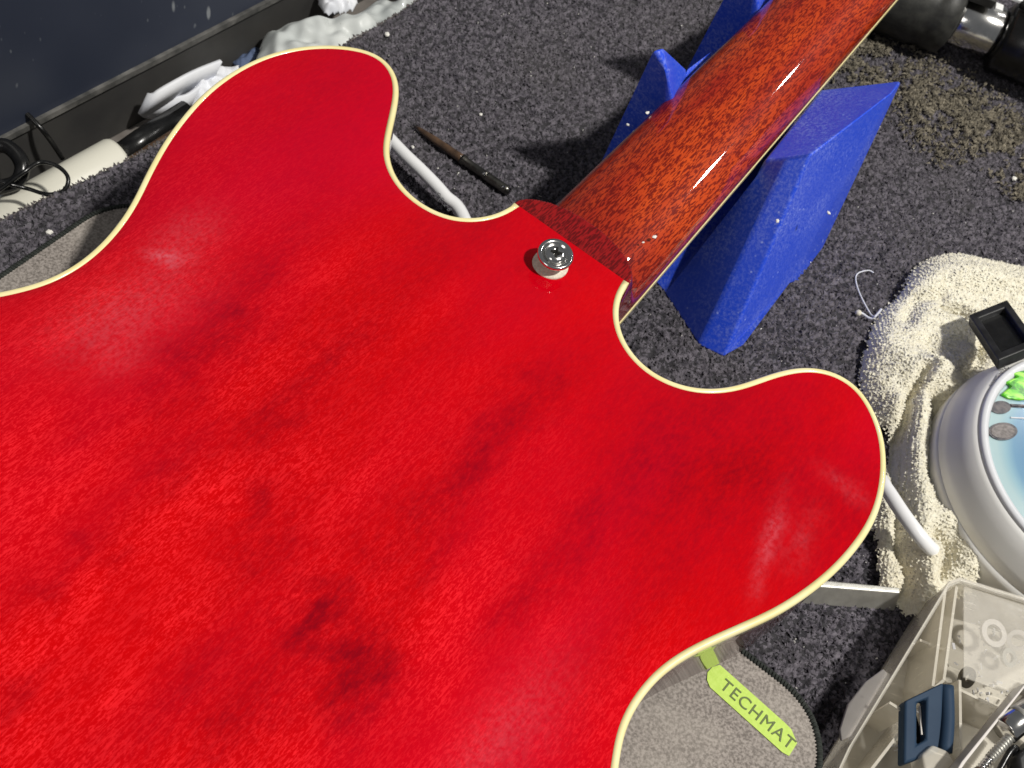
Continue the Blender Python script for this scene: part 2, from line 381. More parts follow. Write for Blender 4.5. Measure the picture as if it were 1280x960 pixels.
RIGHT = [(0, -27.4), (-5.1, -28), (-10.8, -30), (-17.5, -34.5), (-22.6, -40.4), (-25.8, -47.5), (-26.9, -55.3), (-25.4, -63.2), (-22.3, -69.9), (-17.6, -75.8), (-10.1, -81.8), (-.6, -86.8), (7.6, -91.2), (15.8, -97.3), (21.3, -104.8), (23.3, -112.6), (22, -120.2), (17.3, -127.7), (10.1, -134.9), (.2, -140.9), (-10.8, -145.2), (-23, -147.6), (-36.5, -147.5), (-50.2, -145.6), (-62.8, -142.3), (-76.2, -137.4), (-89.1, -130.9), (-100.9, -124.8), (-111, -120.4), (-121, -117.8), (-132.1, -117.3), (-141.4, -119), (-150, -123)]
out_l = smooth_path([Vector((x, y, 0)) for x, y in LEFT+LOW], 6)
out_r = smooth_path([Vector((x, y, 0)) for x, y in RIGHT+[(x, -y) for x, y in LOW]], 6)
OL = resample([p/1000 for p in out_l], .002); OR = resample([p/1000 for p in out_r], .002)
for _ in range(8):
    for A in (OL, OR): A[1:-1] = .25*A[:-2]+.5*A[1:-1]+.25*A[2:]
OUT = np.vstack([OL, OR[-2::-1]])            # closed polygon; last segment is the straight heel joint
nO = len(OUT)
def offset(P, d):
    t = np.roll(P, -1, 0)-np.roll(P, 1, 0); t /= np.maximum(np.hypot(*t.T), 1e-9)[:, None]
    nn = np.c_[-t[:, 1], t[:, 0]]
    area2 = (P[:, 0]*np.roll(P[:, 1], -1)-np.roll(P[:, 0], -1)*P[:, 1]).sum()
    return P + nn*(d if area2 > 0 else -d)
IN = offset(OUT, .0025)
IN[0] = (0, OUT[0, 1]-.0025); IN[-1] = (0, OUT[-1, 1]+.0025); IN[1, 0] = min(IN[1, 0], -.001)
guitar = thing('electric_guitar', 'red hollow-body electric guitar lying face down with its arched back up', 'guitar', ORG, (0, 0, ANG))
def gobj(name, vs, fs, m, smooth=True, parent=guitar, **kw):   # vertices already in the guitar's own frame
    me = bpy.data.meshes.new(name); me.from_pydata([tuple(map(float, v)) for v in vs], [], [tuple(map(int, f)) for f in fs])
    return link(name, me, m, parent, smooth, world=False, **kw)
# smooth arch: solve a membrane on a coarse grid
gs = .004; gx = np.arange(-.424, .03, gs); gy = np.arange(-.208, .212, gs); GX, GY = np.meshgrid(gx, gy, indexing='ij')
ins = inside(OUT, GX, GY) & (dist_poly(OUT[::3], GX, GY) > .002); U = np.zeros(GX.shape)
for _ in range(2500):
    U[1:-1, 1:-1] = .25*(U[2:, 1:-1]+U[:-2, 1:-1]+U[1:-1, 2:]+U[1:-1, :-2])+gs*gs; U[~ins] = 0
U = np.sqrt(U/U.max())
def arch(x, y):
    fx = np.clip((x-gx[0])/gs, 0, len(gx)-2); fy = np.clip((y-gy[0])/gs, 0, len(gy)-2); i = fx.astype(int); j = fy.astype(int); a = fx-i; c = fy-j
    u = U[i, j]*(1-a)*(1-c)+U[i+1, j]*a*(1-c)+U[i, j+1]*(1-a)*c+U[i+1, j+1]*a*c
    return .0115*np.clip(u-.06, 0, 1)**1.5
gx2 = np.arange(-.42, .03, .0024); PX, PY = np.meshgrid(gx2, np.arange(-.206, .208, .0024), indexing='ij')
ok = inside(IN, PX, PY); ok[ok] &= dist_poly(IN[::2], PX[ok], PY[ok]) > .0014
pts = np.vstack([IN, np.c_[PX[ok], PY[ok]]]); nI = len(IN)
r = delaunay_2d_cdt([Vector(p) for p in pts], [(i, (i+1) % nI) for i in range(nI)], [], 1, 1e-7)
bv = np.array([tuple(v) for v in r[0]]); bz = ZB+arch(bv[:, 0], bv[:, 1])
bd = dist_poly(IN[::2], bv[:, 0], bv[:, 1]); bz = np.where(bd < .0005, ZB, bz)
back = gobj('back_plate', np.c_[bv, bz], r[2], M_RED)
# wood figure and buffing smudges as attributes; light falloff across the body is painted in too
def loc2(px, py): q = toloc(at(px, py, ZB+.004)); return q.x, q.y
wx = 9*np.array([noise.fractal(Vector((x*70, y*90, 11.1)), .8, 2, 4) for x, y in bv]); wy = 6*np.array([noise.fractal(Vector((x*80, y*110, 21.7)), .8, 2, 4) for x, y in bv])
def gauss(px, py, a, b_, rotdeg, wk=1.):           # soft blob given by its centre and half sizes (mm) along / across the grain
    x0, y0 = loc2(px, py); c, s = math.cos(math.radians(rotdeg)), math.sin(math.radians(rotdeg))
    dx = (bv[:, 0]-x0)*1000+wx*wk; dy = (bv[:, 1]-y0)*1000+wy*wk; u = c*dx+s*dy; v = -s*dx+c*dy
    return np.exp(-(u/a)**2-(v/b_)**2)
wob = np.array([noise.fractal(Vector((x*22, y*60, 3.1)), 1, 2, 4) for x, y in bv])
wob2 = np.array([noise.fractal(Vector((x*9, y*26, 8.7)), 1, 2, 3) for x, y in bv])
wob3 = np.array([noise.fractal(Vector((x*120, y*160, 1.7)), 1, 2, 3) for x, y in bv])
wob4 = np.array([noise.fractal(Vector((x*5, y*70, 5.5)), 1, 2, 3) for x, y in bv])
fig_shade = .76+.06*wob+.11*wob2+.15*wob4
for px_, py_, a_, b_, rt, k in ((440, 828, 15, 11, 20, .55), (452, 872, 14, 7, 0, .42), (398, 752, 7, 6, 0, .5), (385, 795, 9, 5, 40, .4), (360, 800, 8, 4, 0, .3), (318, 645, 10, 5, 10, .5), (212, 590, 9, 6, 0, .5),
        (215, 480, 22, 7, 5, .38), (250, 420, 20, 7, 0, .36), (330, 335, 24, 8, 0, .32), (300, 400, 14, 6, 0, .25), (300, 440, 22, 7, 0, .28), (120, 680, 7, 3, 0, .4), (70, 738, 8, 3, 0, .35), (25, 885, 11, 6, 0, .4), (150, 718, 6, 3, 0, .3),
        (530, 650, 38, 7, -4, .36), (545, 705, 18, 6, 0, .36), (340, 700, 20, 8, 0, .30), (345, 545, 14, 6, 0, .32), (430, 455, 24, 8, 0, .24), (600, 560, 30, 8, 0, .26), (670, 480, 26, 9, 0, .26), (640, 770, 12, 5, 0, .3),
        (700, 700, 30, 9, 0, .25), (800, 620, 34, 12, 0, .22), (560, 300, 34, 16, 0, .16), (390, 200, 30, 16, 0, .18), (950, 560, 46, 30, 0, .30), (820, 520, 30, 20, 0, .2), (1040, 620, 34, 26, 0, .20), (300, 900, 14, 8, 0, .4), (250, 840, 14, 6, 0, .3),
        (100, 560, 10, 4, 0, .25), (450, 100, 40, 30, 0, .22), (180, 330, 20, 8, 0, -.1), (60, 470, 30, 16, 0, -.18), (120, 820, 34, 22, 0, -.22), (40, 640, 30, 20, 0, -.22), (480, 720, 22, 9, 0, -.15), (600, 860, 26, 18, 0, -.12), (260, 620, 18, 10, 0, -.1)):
    fig_shade -= k*gauss(px_, py_, a_, b_, rt)*(1+.5*wob3+.3*wob)
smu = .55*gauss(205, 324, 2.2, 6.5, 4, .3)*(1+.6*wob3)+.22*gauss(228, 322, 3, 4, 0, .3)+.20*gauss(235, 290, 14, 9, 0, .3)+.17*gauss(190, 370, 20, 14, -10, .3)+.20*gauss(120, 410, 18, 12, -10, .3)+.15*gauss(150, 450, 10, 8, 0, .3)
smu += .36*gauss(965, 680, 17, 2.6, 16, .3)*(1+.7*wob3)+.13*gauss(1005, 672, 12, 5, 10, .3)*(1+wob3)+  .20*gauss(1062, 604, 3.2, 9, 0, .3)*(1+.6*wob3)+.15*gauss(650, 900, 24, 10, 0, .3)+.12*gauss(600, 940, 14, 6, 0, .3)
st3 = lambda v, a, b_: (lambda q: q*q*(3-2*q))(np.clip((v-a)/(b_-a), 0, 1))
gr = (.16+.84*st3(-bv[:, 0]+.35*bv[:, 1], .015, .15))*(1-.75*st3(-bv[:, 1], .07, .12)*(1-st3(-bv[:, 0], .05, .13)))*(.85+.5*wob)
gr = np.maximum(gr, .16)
fig_shade -= .13*(1-np.clip(gr, 0, 1)); fig_shade = np.where(fig_shade < .74, .74-(.74-fig_shade)*.78, fig_shade)  # right horn and top darkened in the colour to stand for light falloff
for nm, arr in (('grain', np.clip(gr, 0, 1)), ('figure_shade', np.clip(fig_shade, 0, 1)), ('smudge', np.clip(smu, 0, 1))):
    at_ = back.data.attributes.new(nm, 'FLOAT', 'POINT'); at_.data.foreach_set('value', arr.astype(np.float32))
# binding, side, top : strips that follow the outline (open at the heel joint)
def strip(rings, close_ring=False):
    m = len(rings); n = len(rings[0]); vs = [p for rr in rings for p in rr]
    fs = [(i*n+j, i*n+j+1, (i+1)*n+j+1, (i+1)*n+j) for i in range(m if close_ring else m-1) for j in range(n-1)] if not close_ring else \
         [(i*n+j, i*n+j+1, ((i+1) % m)*n+j+1, ((i+1) % m)*n+j) for i in range(m) for j in range(n-1)]
    if close_ring: fs += [tuple(i*n for i in range(m)), tuple(i*n+n-1 for i in range(m))]
    return vs, fs
def ring(P, z): return [(x, y, z) for x, y in P]
O2 = offset(OUT, .0007); O2[0] = (0, O2[0, 1]); O2[-1] = (0, O2[-1, 1]); O2[:, 0] = np.minimum(O2[:, 0], np.where(abs(O2[:, 1]) < .03, 0, 1))
OB = OUT
vs, fs = strip([ring(IN, ZB-.0002), ring(O2, ZB+.00005), ring(OB, ZB-.0008), ring(OB, ZB-.0052), ring(IN, ZB-.0052)], True)
gobj('binding', vs, fs, M_BIND, label='cream binding round the edge of the red back')
SD = offset(OUT, .00025)
vs, fs = strip([ring(SD, ZB-.0050), ring(SD, T+.0085), ring(IN, T+.0068)]); gobj('side', vs, fs, M_SIDE)
tv = list(ring(offset(OUT, .0023)[::2], T+.0070)); n2 = len(tv)
tr = delaunay_2d_cdt([Vector(p[:2]) for p in tv], [(i, (i+1) % n2) for i in range(n2)], [], 1, 1e-7)
gobj('top_plate', [(v[0], v[1], T+.0070-min(.0038, .03*float(dist_poly(OUT[::6], np.array([v[0]]), np.array([v[1]]))[0]))) for v in tr[0]], tr[2], M_TOP)

# ------------------------------------------------------------------ neck (one carved piece: heel, concave transition, D profile)
def fbz(s): return ZB-.0455+.062*s            # underside level of the fretboard's playing face
def hwid(s): return (.0215+.0045*(.418-s)/.314)
NS, NTT = 150, 64
ss = np.concatenate([np.linspace(0, .05, 90), np.linspace(.0515, .44, NS-90)]); vs = []; heelv = []
for s in ss:
    w = hwid(s)
    for k in range(NTT+1):
        q = -math.pi/2+math.pi*k/NTT; l = w*math.sin(q)
        prof = math.cos(q)**.85 if math.cos(q) > 0 else 0
        zn = fbz(s)+.0065+.0175*prof
        # heel cap footprint: half ellipse against the body
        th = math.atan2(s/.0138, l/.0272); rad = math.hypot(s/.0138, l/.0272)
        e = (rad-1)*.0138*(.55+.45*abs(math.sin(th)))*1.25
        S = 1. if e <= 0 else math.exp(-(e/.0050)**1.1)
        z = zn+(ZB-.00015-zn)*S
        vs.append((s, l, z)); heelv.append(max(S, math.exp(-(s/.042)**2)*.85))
    vs.append((s, w, fbz(s)+.006)); vs.append((s, -w, fbz(s)+.006)); heelv += [.5, .5]
m_ = NTT+3; order = [NTT+2]+list(range(NTT+1))+[NTT+1]; fs = []
for i in range(len(ss)-1):
    for a_, b_ in zip(order, order[1:]): fs.append((i*m_+a_, i*m_+b_, (i+1)*m_+b_, (i+1)*m_+a_))
fs.append(tuple(order)); 
neck = gobj('neck', vs, fs, M_MAH, label='reddish brown mahogany neck with dark pores and gloss finish')
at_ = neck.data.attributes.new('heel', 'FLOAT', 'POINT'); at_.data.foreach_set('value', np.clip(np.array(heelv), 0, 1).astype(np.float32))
bm = bmesh.new(); bm.from_mesh(neck.data)     # crease: keep the heel cap rim crisp
bm.to_mesh(neck.data); bm.free()
def slab(s0, s1, dw0, dw1, z0, z1):           # long tapering bar following the fretboard
    v = []
    for s in np.linspace(s0, s1, 30):
        w = hwid(s)
        v += [(s, w-dw0, fbz(s)+z0), (s, w-dw1, fbz(s)+z0), (s, w-dw1, fbz(s)+z1), (s, w-dw0, fbz(s)+z1)]
    f = [(i*4+a_, i*4+(a_+1) % 4, (i+1)*4+(a_+1) % 4, (i+1)*4+a_) for i in range(29) for a_ in range(4)]+[(0, 1, 2, 3), (119, 118, 117, 116)]
    return v, f
v = []
for s in np.linspace(-.02, .44, 30):
    w = hwid(s)-.0022; v += [(s, w, fbz(s)+.0003), (s, -w, fbz(s)+.0003), (s, -w, fbz(s)+.0055), (s, w, fbz(s)+.0055)]
f = [(i*4+a_, i*4+(a_+1) % 4, (i+1)*4+(a_+1) % 4, (i+1)*4+a_) for i in range(29) for a_ in range(4)]+[(0, 1, 2, 3), (119, 118, 117, 116)]
fb = gobj('fretboard', v, f, M_FB, smooth=False)
v, f = slab(-.004, .44, -.0003, .0020, .0030, .0057)
gobj('neck_binding', v, f, M_BIND, smooth=False); gobj('neck_binding', [(x, -y, z) for x, y, z in v], f, M_BIND, smooth=False)
# strap button: felt washer, flared nickel button, cross-head screw
bp = toloc(at(688, 333, ZB+.001)); bzv = ZB+float(arch(np.array([bp.x]), np.array([bp.y]))[0]); C0 = (bp.x, bp.y, bzv)
RT = Euler((math.radians(4), math.radians(-3), 0)).to_matrix()
m = MB().lathe([(.0036, 0), (.0033, .001), (.0028, .0024), (.0030, .0042), (.0044, .0055), (.0060, .0062), (.00665, .0066), (.0068, .0072), (.0066, .0079), (.0060, .0082), (.0051, .0080), (.0047, .0073), (.0042, .0070), (0, .0069)], C0, RT, 64)
btn = gobj('strap_button', m.v, m.f, M_CHROME, label='shiny nickel strap button on the red back')
m = MB().lathe([(.0066, .0001), (.0069, .0006), (.0068, .0012), (.0063, .0016), (0, .0016)], (C0[0]-.0002, C0[1]+.0002, C0[2]-.0002), None, 48); gobj('felt_washer', m.v, m.f, M_FELT, parent=btn)
m = MB().lathe([(.0040, .0068), (.0040, .0074), (.0036, .0081), (.0028, .0086), (.0018, .0088), (.0013, .0088), (.0010, .0076), (0, .0074)], C0, RT, 32)
scr = gobj('screw_head', m.v, m.f, M_CHROME, parent=btn)
m = MB(); 
for k in range(2): m.box(Vector(C0)+RT@Vector((0, 0, .0086)), .0044, .0009, .0008, R=RT@Matrix.Rotation(.5+k*math.pi/2, 3, 'Z'))
gobj('cross_slot', m.v, m.f, M_DSTEEL, smooth=False, parent=btn)

# ------------------------------------------------------------------ work mat under the guitar
def rrect(s0, s1, l0, l1, r, n=8):
    P = []
    for cx, cy, a0 in ((s1-r, l1-r, 0), (s0+r, l1-r, 90), (s0+r, l0+r, 180), (s1-r, l0+r, 270)):
        for k in range(n+1):
            a = math.radians(a0+90*k/n); P.append((cx+r*math.cos(a), cy+r*math.sin(a)))
    return P
matt = thing('work_mat', 'thin grey instrument work mat with black stitched edge under the guitar', 'work mat', L(-.068, 0, 0), (0, 0, ANG))
MP = rrect(-.50, -.068, -.1835, .1655, .026, 8)
me = MB().prism([tuple(L(s, l)[:2]) for s, l in MP], T+.0006, T+.0030); bevel(me.build('mat_sheet', M_MAT, matt), .0006)
MB().prism([tuple(L(s, l)[:2]) for s, l in rrect(-.495, -.074, -.178, .160, .022, 6)], .0005, T+.0004).build('foam_core', M_BLACK, matt)
rim = [L(s, l, T+.0022) for s, l in MP]; rim = [Vector((q_[0], q_[1], T+.0022)) for q_ in resample(rim, .004, True)]; rim.append(rim[0].copy()); MB().tube(rim, .0013, 8, False, 1.1).build('edge_tape', M_STITCH, matt, True)
# overlock stitches along the part of the edge in view
m = MB(); pr = resample([p for p in rim], .0013, True)
cen = L(-.28, 0)
for k, p in enumerate(pr):
    P3 = Vector((p[0], p[1], T)); s_, l_ = (toloc(P3).x, toloc(P3).y)
    if s_ < -.26: continue
    nx = Vector(pr[(k+1) % len(pr)])-Vector(pr[k-1]); nx = Vector((nx.x, nx.y, 0)).normalized(); ou = Vector((nx.y, -nx.x, 0))
    m.tube([P3-ou*.0013+Vector((0, 0, .0031)), P3+nx*.0003+Vector((0, 0, .0038)), P3+ou*.0014+nx*.0006+Vector((0, 0, .0022))], .00032, 5)
o = m.build('stitching', M_STITCH, matt, True); o['kind'] = 'stuff'
# lime label with lettering
p0, p1 = at(893, 845, T+.003), at(989, 931, T+.003); dd = (p1-p0); Ll = dd.length; ex = dd.normalized(); ey = Vector((-ex.y, ex.x, 0)); hw = .0046
def lab(u, v, z): q = p0+ex*u+ey*v; return Vector((q.x, q.y, z))
lp = [(-.0012, -hw*.7), (.0012, -hw), (Ll-.001, -hw), (Ll+.0015, -hw*.85), (Ll+.0012, hw*.4), (Ll-.003, hw*.95), (Ll-.006, hw), (-.001, hw), (-.0025, hw*.4), (-.0026, -hw*.2)]
MB().prism([tuple(lab(u, v, 0)[:2]) for u, v in lp], T+.0031, T+.0034).build('lime_label', M_LIME, matt, label='lime green label printed with dark lettering')
def text(body, size, origin, xdir, m_, parent, name='lettering', z=None, ydir=None, ext=.0001, sp_=1.):
    cu = bpy.data.curves.new('t', 'FONT'); cu.body = body; cu.size = size; cu.extrude = ext; cu.space_character = sp_
    to = bpy.data.objects.new('t', cu); COL.objects.link(to); bpy.context.view_layer.update()
    me_ = bpy.data.meshes.new_from_object(to.evaluated_get(bpy.context.evaluated_depsgraph_get())); bpy.data.objects.remove(to)
    x = Vector(xdir).normalized(); y = Vector(ydir).normalized() if ydir else Vector((-x.y, x.x, 0)); nz = x.cross(y)
    for v_ in me_.vertices: v_.co = Vector(origin)+x*v_.co.x+y*v_.co.y+nz*v_.co.z
    me_.materials.clear()
    return link(name, me_, m_, parent)
text('TECHMAT', .0064, lab(.0034, -.0022, T+.00355), ex, M_INK, matt, sp_=1.12)

# ------------------------------------------------------------------ blue neck cradle
def hull(pts):
    bm = bmesh.new()
    for p in pts: bm.verts.new(p)
    bmesh.ops.convex_hull(bm, input=bm.verts); 
    for v_ in [v_ for v_ in bm.verts if not v_.link_faces]: bm.verts.remove(v_)
    bm.verts.ensure_lookup_table(); ids = {v_: i for i, v_ in enumerate(bm.verts)}
    r_ = ([v_.co.copy() for v_ in bm.verts], [tuple(ids[v_] for v_ in f_.verts) for f_ in bm.faces]); bm.free(); return r_
m = MB()
t1 = at(1013, 193, .087); tm = at(985, 197, .079); u1 = at(955, 201, .070); tR = at(1127, 101, .072); tS = at(1116, 114, .090); u2 = at(1027, 111, .070)
w1 = toloc(u1); w2 = toloc(u2); zc = .0455
W1 = L(w1.x, w1.y, zc); W2 = L(w2.x, w2.y, zc); X1 = L(w1.x, .012, zc); X2 = L(w2.x, .012, zc)
b1 = at(905, 448, 0); b2 = at(873, 433, 0); b3 = at(828, 365, 0); c1 = at(926, 430, .0015); n1 = at(985, 357, .0005); n2 = at(1000, 352, 0); n3 = at(1028, 311, .0)
b3l = toloc(b3); B4 = L(b3l.x+.01, .012, 0); g2 = L(w2.x+.02, .012, 0); g3 = L(toloc(n3).x+.03, -.045, 0)
Vv = [t1, tm, u1, tR, tS, u2, W1, W2, X1, X2, b1, b2, b3, c1, n1, n2, n3, B4, g2, g3]
m.add(Vv, [(0, 1, 11, 10), (1, 2, 6, 12, 11), (6, 8, 17, 12), (0, 10, 13, 14, 4), (4, 14, 15, 16, 3), (0, 4, 3, 5, 2, 1), (2, 5, 7, 6), (6, 7, 9, 8), (3, 16, 19), (3, 19, 18, 9, 7, 5), (8, 9, 18, 17), (10, 11, 12, 17, 18, 19, 16, 15, 14, 13)])
def prong(dx, dy):
    a = lambda x, y, z: at(x+dx, y+dy, z)
    A1 = a(742, 222, 0); Al = toloc(A1); f0 = toloc(a(851, 108, .070)); g0 = toloc(a(893, 62, .066))
    tipA, tipB, vl, cr_, = a(817, 62, .098), a(828, 59, .098), a(834, 88, .092), a(858, 87, .070)
    vin = a(852, 108, .068)
    p1 = hull([tipA, tipB, vl, cr_, vin, A1, L(f0.x-.012, .006, .046), L(Al.x, .006, 0), L(f0.x, f0.y, 0), L(f0.x, .004, 0)])
    p2 = hull([cr_, vin, a(893, 61, .067), L(g0.x+.002, .004, .047), L(f0.x, .004, .047), L(f0.x, f0.y, 0), L(f0.x, .004, 0), L(g0.x, g0.y-.006, .02), L(g0.x, .004, .01)])
    return p1, p2
pp = prong(0, 0)
for p_ in pp: m.add(*p_)
q1, q0 = toloc(at(934, -52, .098)), toloc(at(822, 60, .098)); sh = AX*(q1.x-q0.x)+NX*(q1.y-q0.y)
for p_ in pp: m.add([x + sh for x in p_[0]], p_[1])
cradle = m.build('neck_cradle', M_BLUE, label='bright blue notched plastic neck cradle holding up the guitar neck', cat='neck rest')
cradle.data.shade_flat(); bevel(cradle, .0016, 3, 14)

# ------------------------------------------------------------------ white cable, steel bar, pick tool
cb = thing('power_cable', 'white flat cable running beneath the guitar from the left cutaway to the towel', 'cable', at(535, 225, 0))
path = smooth_path([at(455, 140, .006), at(484, 170, .010), at(505, 192, .0115), at(530, 216, .0115), at(555, 243, .010), at(585, 285, .008), L(-.01, 0, .006), at(1000, 500, .008), at(1090, 588, .016), at(1108, 611, .020), at(1128, 641, .0225), at(1148, 668, .0225), at(1162, 684, .019), at(1170, 690, .014)], 10)
MB().tube(path, .0029, 16, True, 1.12).build('cable_jacket', M_WHITE, cb, True)
d = (at(578, 266, .006)-at(545, 222, .006)).normalized()
text('C E  2 8', .0034, at(543, 243, .0135)+Vector((0, 0, .0008)), d, M_CARDINK, cb, sp_=1.1)
bar = thing('steel_ruler', 'short bright steel straightedge poking out from under the guitar toward the towel', 'straightedge', at(1060, 750, 0))
a0, a1 = at(960, 728, .008), at(1126, 741, .008); dv = (a1-a0).normalized(); nv = Vector((-dv.y, dv.x, 0))
m = MB(); q = [a0, a1, a1-nv*.0008, a0-nv*.0008]; bt = [at(960, 752, .0), at(1118, 764, 0)]
m.add([a0+nv*.0035, a1+nv*.0025, a1, a0, bt[1], bt[0], a0+nv*.004-Vector((0, 0, .008)), a1+nv*.003-Vector((0, 0, .008))], [(0, 1, 2, 3), (3, 2, 4, 5), (6, 7, 1, 0), (1, 7, 4, 2), (0, 3, 5, 6), (5, 4, 7, 6)])
bevel(m.build('steel_blade', M_STEEL, bar), .0006)
tool = thing('reamer', 'slim dark pick tool with brown grip and steel end lying behind the left cutaway', 'hand tool', at(575, 200, 0))
P = lambda t, z=.0035: at(519, 158, z).lerp(at(637, 240, z), t)
MB().tube([P(0, .002), P(.05, .003), P(.2), P(.48), P(.50)], [.0006, .0012, .0019, .0023, .0026], 12).build('grip', M_BROWN, tool, True)
MB().tube([P(.50), P(.52), P(.54), P(.74), P(.76)], [.0028, .0028, .0022, .0022, .0026], 12).build('collar', M_DSTEEL, tool, True)
MB().tube([P(.76), P(.78), P(.96), P(1.)], [.0026, .0023, .0025, .0018], 12).build('tip', M_DSTEEL, tool, True)
for t_ in (.73, .93): MB().lathe([(.0008, 0), (.0011, .0006), (0, .0011)], P(t_, .0053), None, 12).build('pin', M_CHROME, tool, True)

# ------------------------------------------------------------------ terry towel
tw = [(1165, 322), (1140, 338), (1120, 372), (1098, 392), (1082, 430), (1073, 470), (1085, 520), (1112, 560), (1090, 640), (1094, 700), (1094, 738), (1118, 752), (1138, 775), (1170, 762), (1215, 738), (1232, 700), (1225, 655), (1260, 640), (1400, 560), (1430, 420), (1370, 352), (1290, 338), (1230, 327), (1190, 319)]
TW = resample([at(x, y, .002) for x, y in [(p.x, p.y) for p in smooth_path([Vector((x, y, 0)) for x, y in tw], 4, True)]], .004, True)
x0, x1, y0, y1 = TW[:, 0].min(), TW[:, 0].max(), TW[:, 1].min(), TW[:, 1].max(); tg = .0011
TX, TY = np.meshgrid(np.arange(x0, x1, tg), np.arange(y0, y1, tg), indexing='ij'); ins = inside(TW, TX, TY); D = np.where(ins, dist_poly(TW, TX, TY), 0)
def crease(pts, width, depth, z=.012):
    A = resample([at(x, y, z) for x, y in pts], .004); d_ = dist_poly(A, TX, TY, False); return depth*np.exp(-(d_/width)**2)
Zt = .0145*(1-np.exp(-D/.0055))
nz1 = np.array([noise.fractal(Vector((x*34, y*34, .3)), 1, 2, 3) for x, y in zip(TX.ravel(), TY.ravel())]).reshape(TX.shape)
Zt += nz1*.0022*np.clip(D/.01, 0, 1)
Zt += crease([(1140, 352), (1178, 345), (1240, 352), (1300, 368)], .008, .0055) + crease([(1160, 470), (1145, 530), (1140, 600), (1150, 660)], .0068, .0065) + crease([(1105, 430), (1135, 460), (1180, 470), (1215, 450)], .008, .005)
Zt += crease([(1175, 655), (1200, 665), (1212, 700), (1218, 735)], .0055, .006)+crease([(1100, 660), (1108, 720)], .005, .004)+crease([(1165, 690), (1160, 730), (1150, 765)], .005, .005)+crease([(1120, 500), (1112, 540), (1116, 590)], .004, .003)
Zt -= crease([(1180, 386), (1205, 392), (1225, 410)], .0028, .010)+crease([(1125, 620), (1128, 560), (1136, 500), (1150, 470)], .0025, .008)+crease([(1128, 620), (1130, 680), (1142, 720), (1140, 770)], .0028, .009)+crease([(1200, 470), (1225, 450), (1230, 430)], .0035, .008)
Zt -= crease([(1168, 500), (1180, 540), (1172, 600)], .006, .010)+crease([(1165, 672), (1185, 690), (1175, 720)], .003, .007)+crease([(1135, 400), (1150, 372), (1175, 372)], .0035, .0035)+crease([(1160, 430), (1168, 460)], .004, .003)
Zt = np.where(D > 0, np.maximum(Zt, .0015), 0)
DC = Vector((.259, .314, 0))
rdev = np.hypot(TX-DC.x, TY-DC.y); keep = ins & (D > 0) & (rdev > .0672)
idx = -np.ones(TX.shape, int); idx[keep] = np.arange(keep.sum())
fs = []
q = keep[:-1, :-1] & keep[1:, :-1] & keep[1:, 1:] & keep[:-1, 1:]
I, J = np.nonzero(q); fs = np.stack([idx[I, J], idx[I+1, J], idx[I+1, J+1], idx[I, J+1]], 1)
towel = thing('terry_towel', 'crumpled cream terry towel on the carpet between guitar and round device', 'towel', at(1150, 520, 0))
o = mesh('towel_cloth', np.c_[TX[keep], TY[keep], Zt[keep]], fs.tolist(), M_TOWEL, towel, True)
gx_, gy_ = np.gradient(Zt, tg)
k = rng.permutation(keep.sum())[:17000] if keep.sum() > 17000 else np.arange(keep.sum())
PP = np.c_[TX[keep], TY[keep], Zt[keep]][k]+np.c_[rng.uniform(-.5, .5, (len(k), 2))*tg, np.zeros(len(k))]
NN = np.c_[-gx_[keep], -gy_[keep], np.ones(keep.sum())][k]; NN /= np.linalg.norm(NN, axis=1)[:, None]
tufts(PP, .0010, .0006, M_TOWEL, 'terry_loops', None, None, towel, .5, 1., NN)
th = thing('loose_thread', 'loose off-white thread with a knotted end beside the towel', 'thread', at(1075, 370, 0))
MB().tube(smooth_path([at(1094, 396, .006), at(1088, 392, .003), at(1076, 370, .0015), at(1070, 352, .0012), at(1072, 342, .0012), at(1085, 338, .0012), at(1092, 341, .0015)], 8), .00035, 6).build('strand', M_TISSUE, th, True)
MB().tube(smooth_path([at(1102, 386, .008), at(1090, 398, .004), at(1078, 392, .0025), at(1073, 390, .0035)], 8), .0006, 6).build('strand', M_TISSUE, th, True)
m = MB().lathe([(0, -.0015), (.0013, -.001), (.0017, 0), (.0012, .0011), (0, .0014)], at(1073, 391, .003), None, 10); m.build('knot', M_FELT, th, True)

# ------------------------------------------------------------------ round device (white drum with a blue face)
dev = thing('round_device', 'round off-white electronic device with glossy blue face and green symbol', 'device', DC)
DT = at(1401, 556, .036)
zr = .042; Rr = .0605
axs = Vector((0, 0, 1))
MB().lathe([(Rr+.0060, .0008), (Rr+.0080, .004), (Rr+.0088, .010), (Rr+.0088, .016), (Rr+.0084, .0210)], DC, None, 128).build('lower_shell', M_GREYBODY, dev, True)
MB().lathe([(Rr+.0078, .0210), (Rr+.0082, .0214), (Rr+.0066, .0270), (Rr+.0044, .0330), (Rr+.0018, .0385), (Rr-.0002, .0400)], DC, None, 128).build('upper_shell', M_GREYBODY, dev, True)
m = MB(); m.lathe([(Rr-.001, .0393), (Rr-.0004, .0408), (Rr-.0012, .0420), (Rr-.0034, .0420), (Rr-.0046, .0410), (Rr-.0050, .0396)], DC, None, 128)
m.f = [f for f in m.f if len(f) == 4]; m.build('rim', M_RIM, dev, True)
fo = bpy.data.objects.new('face', None)
n_ = 96; v = [(0, 0, 0)]+[(math.cos(2*math.pi*j/n_)*(Rr-.0050), math.sin(2*math.pi*j/n_)*(Rr-.0050), 0) for j in range(n_)]
me = bpy.data.meshes.new('face'); me.from_pydata(v, [], [(0, j+1, (j+1) % n_+1) for j in range(n_)])
fc = link('face', me, M_FACE, dev, world=False); fc.location = (0, 0, .0403)
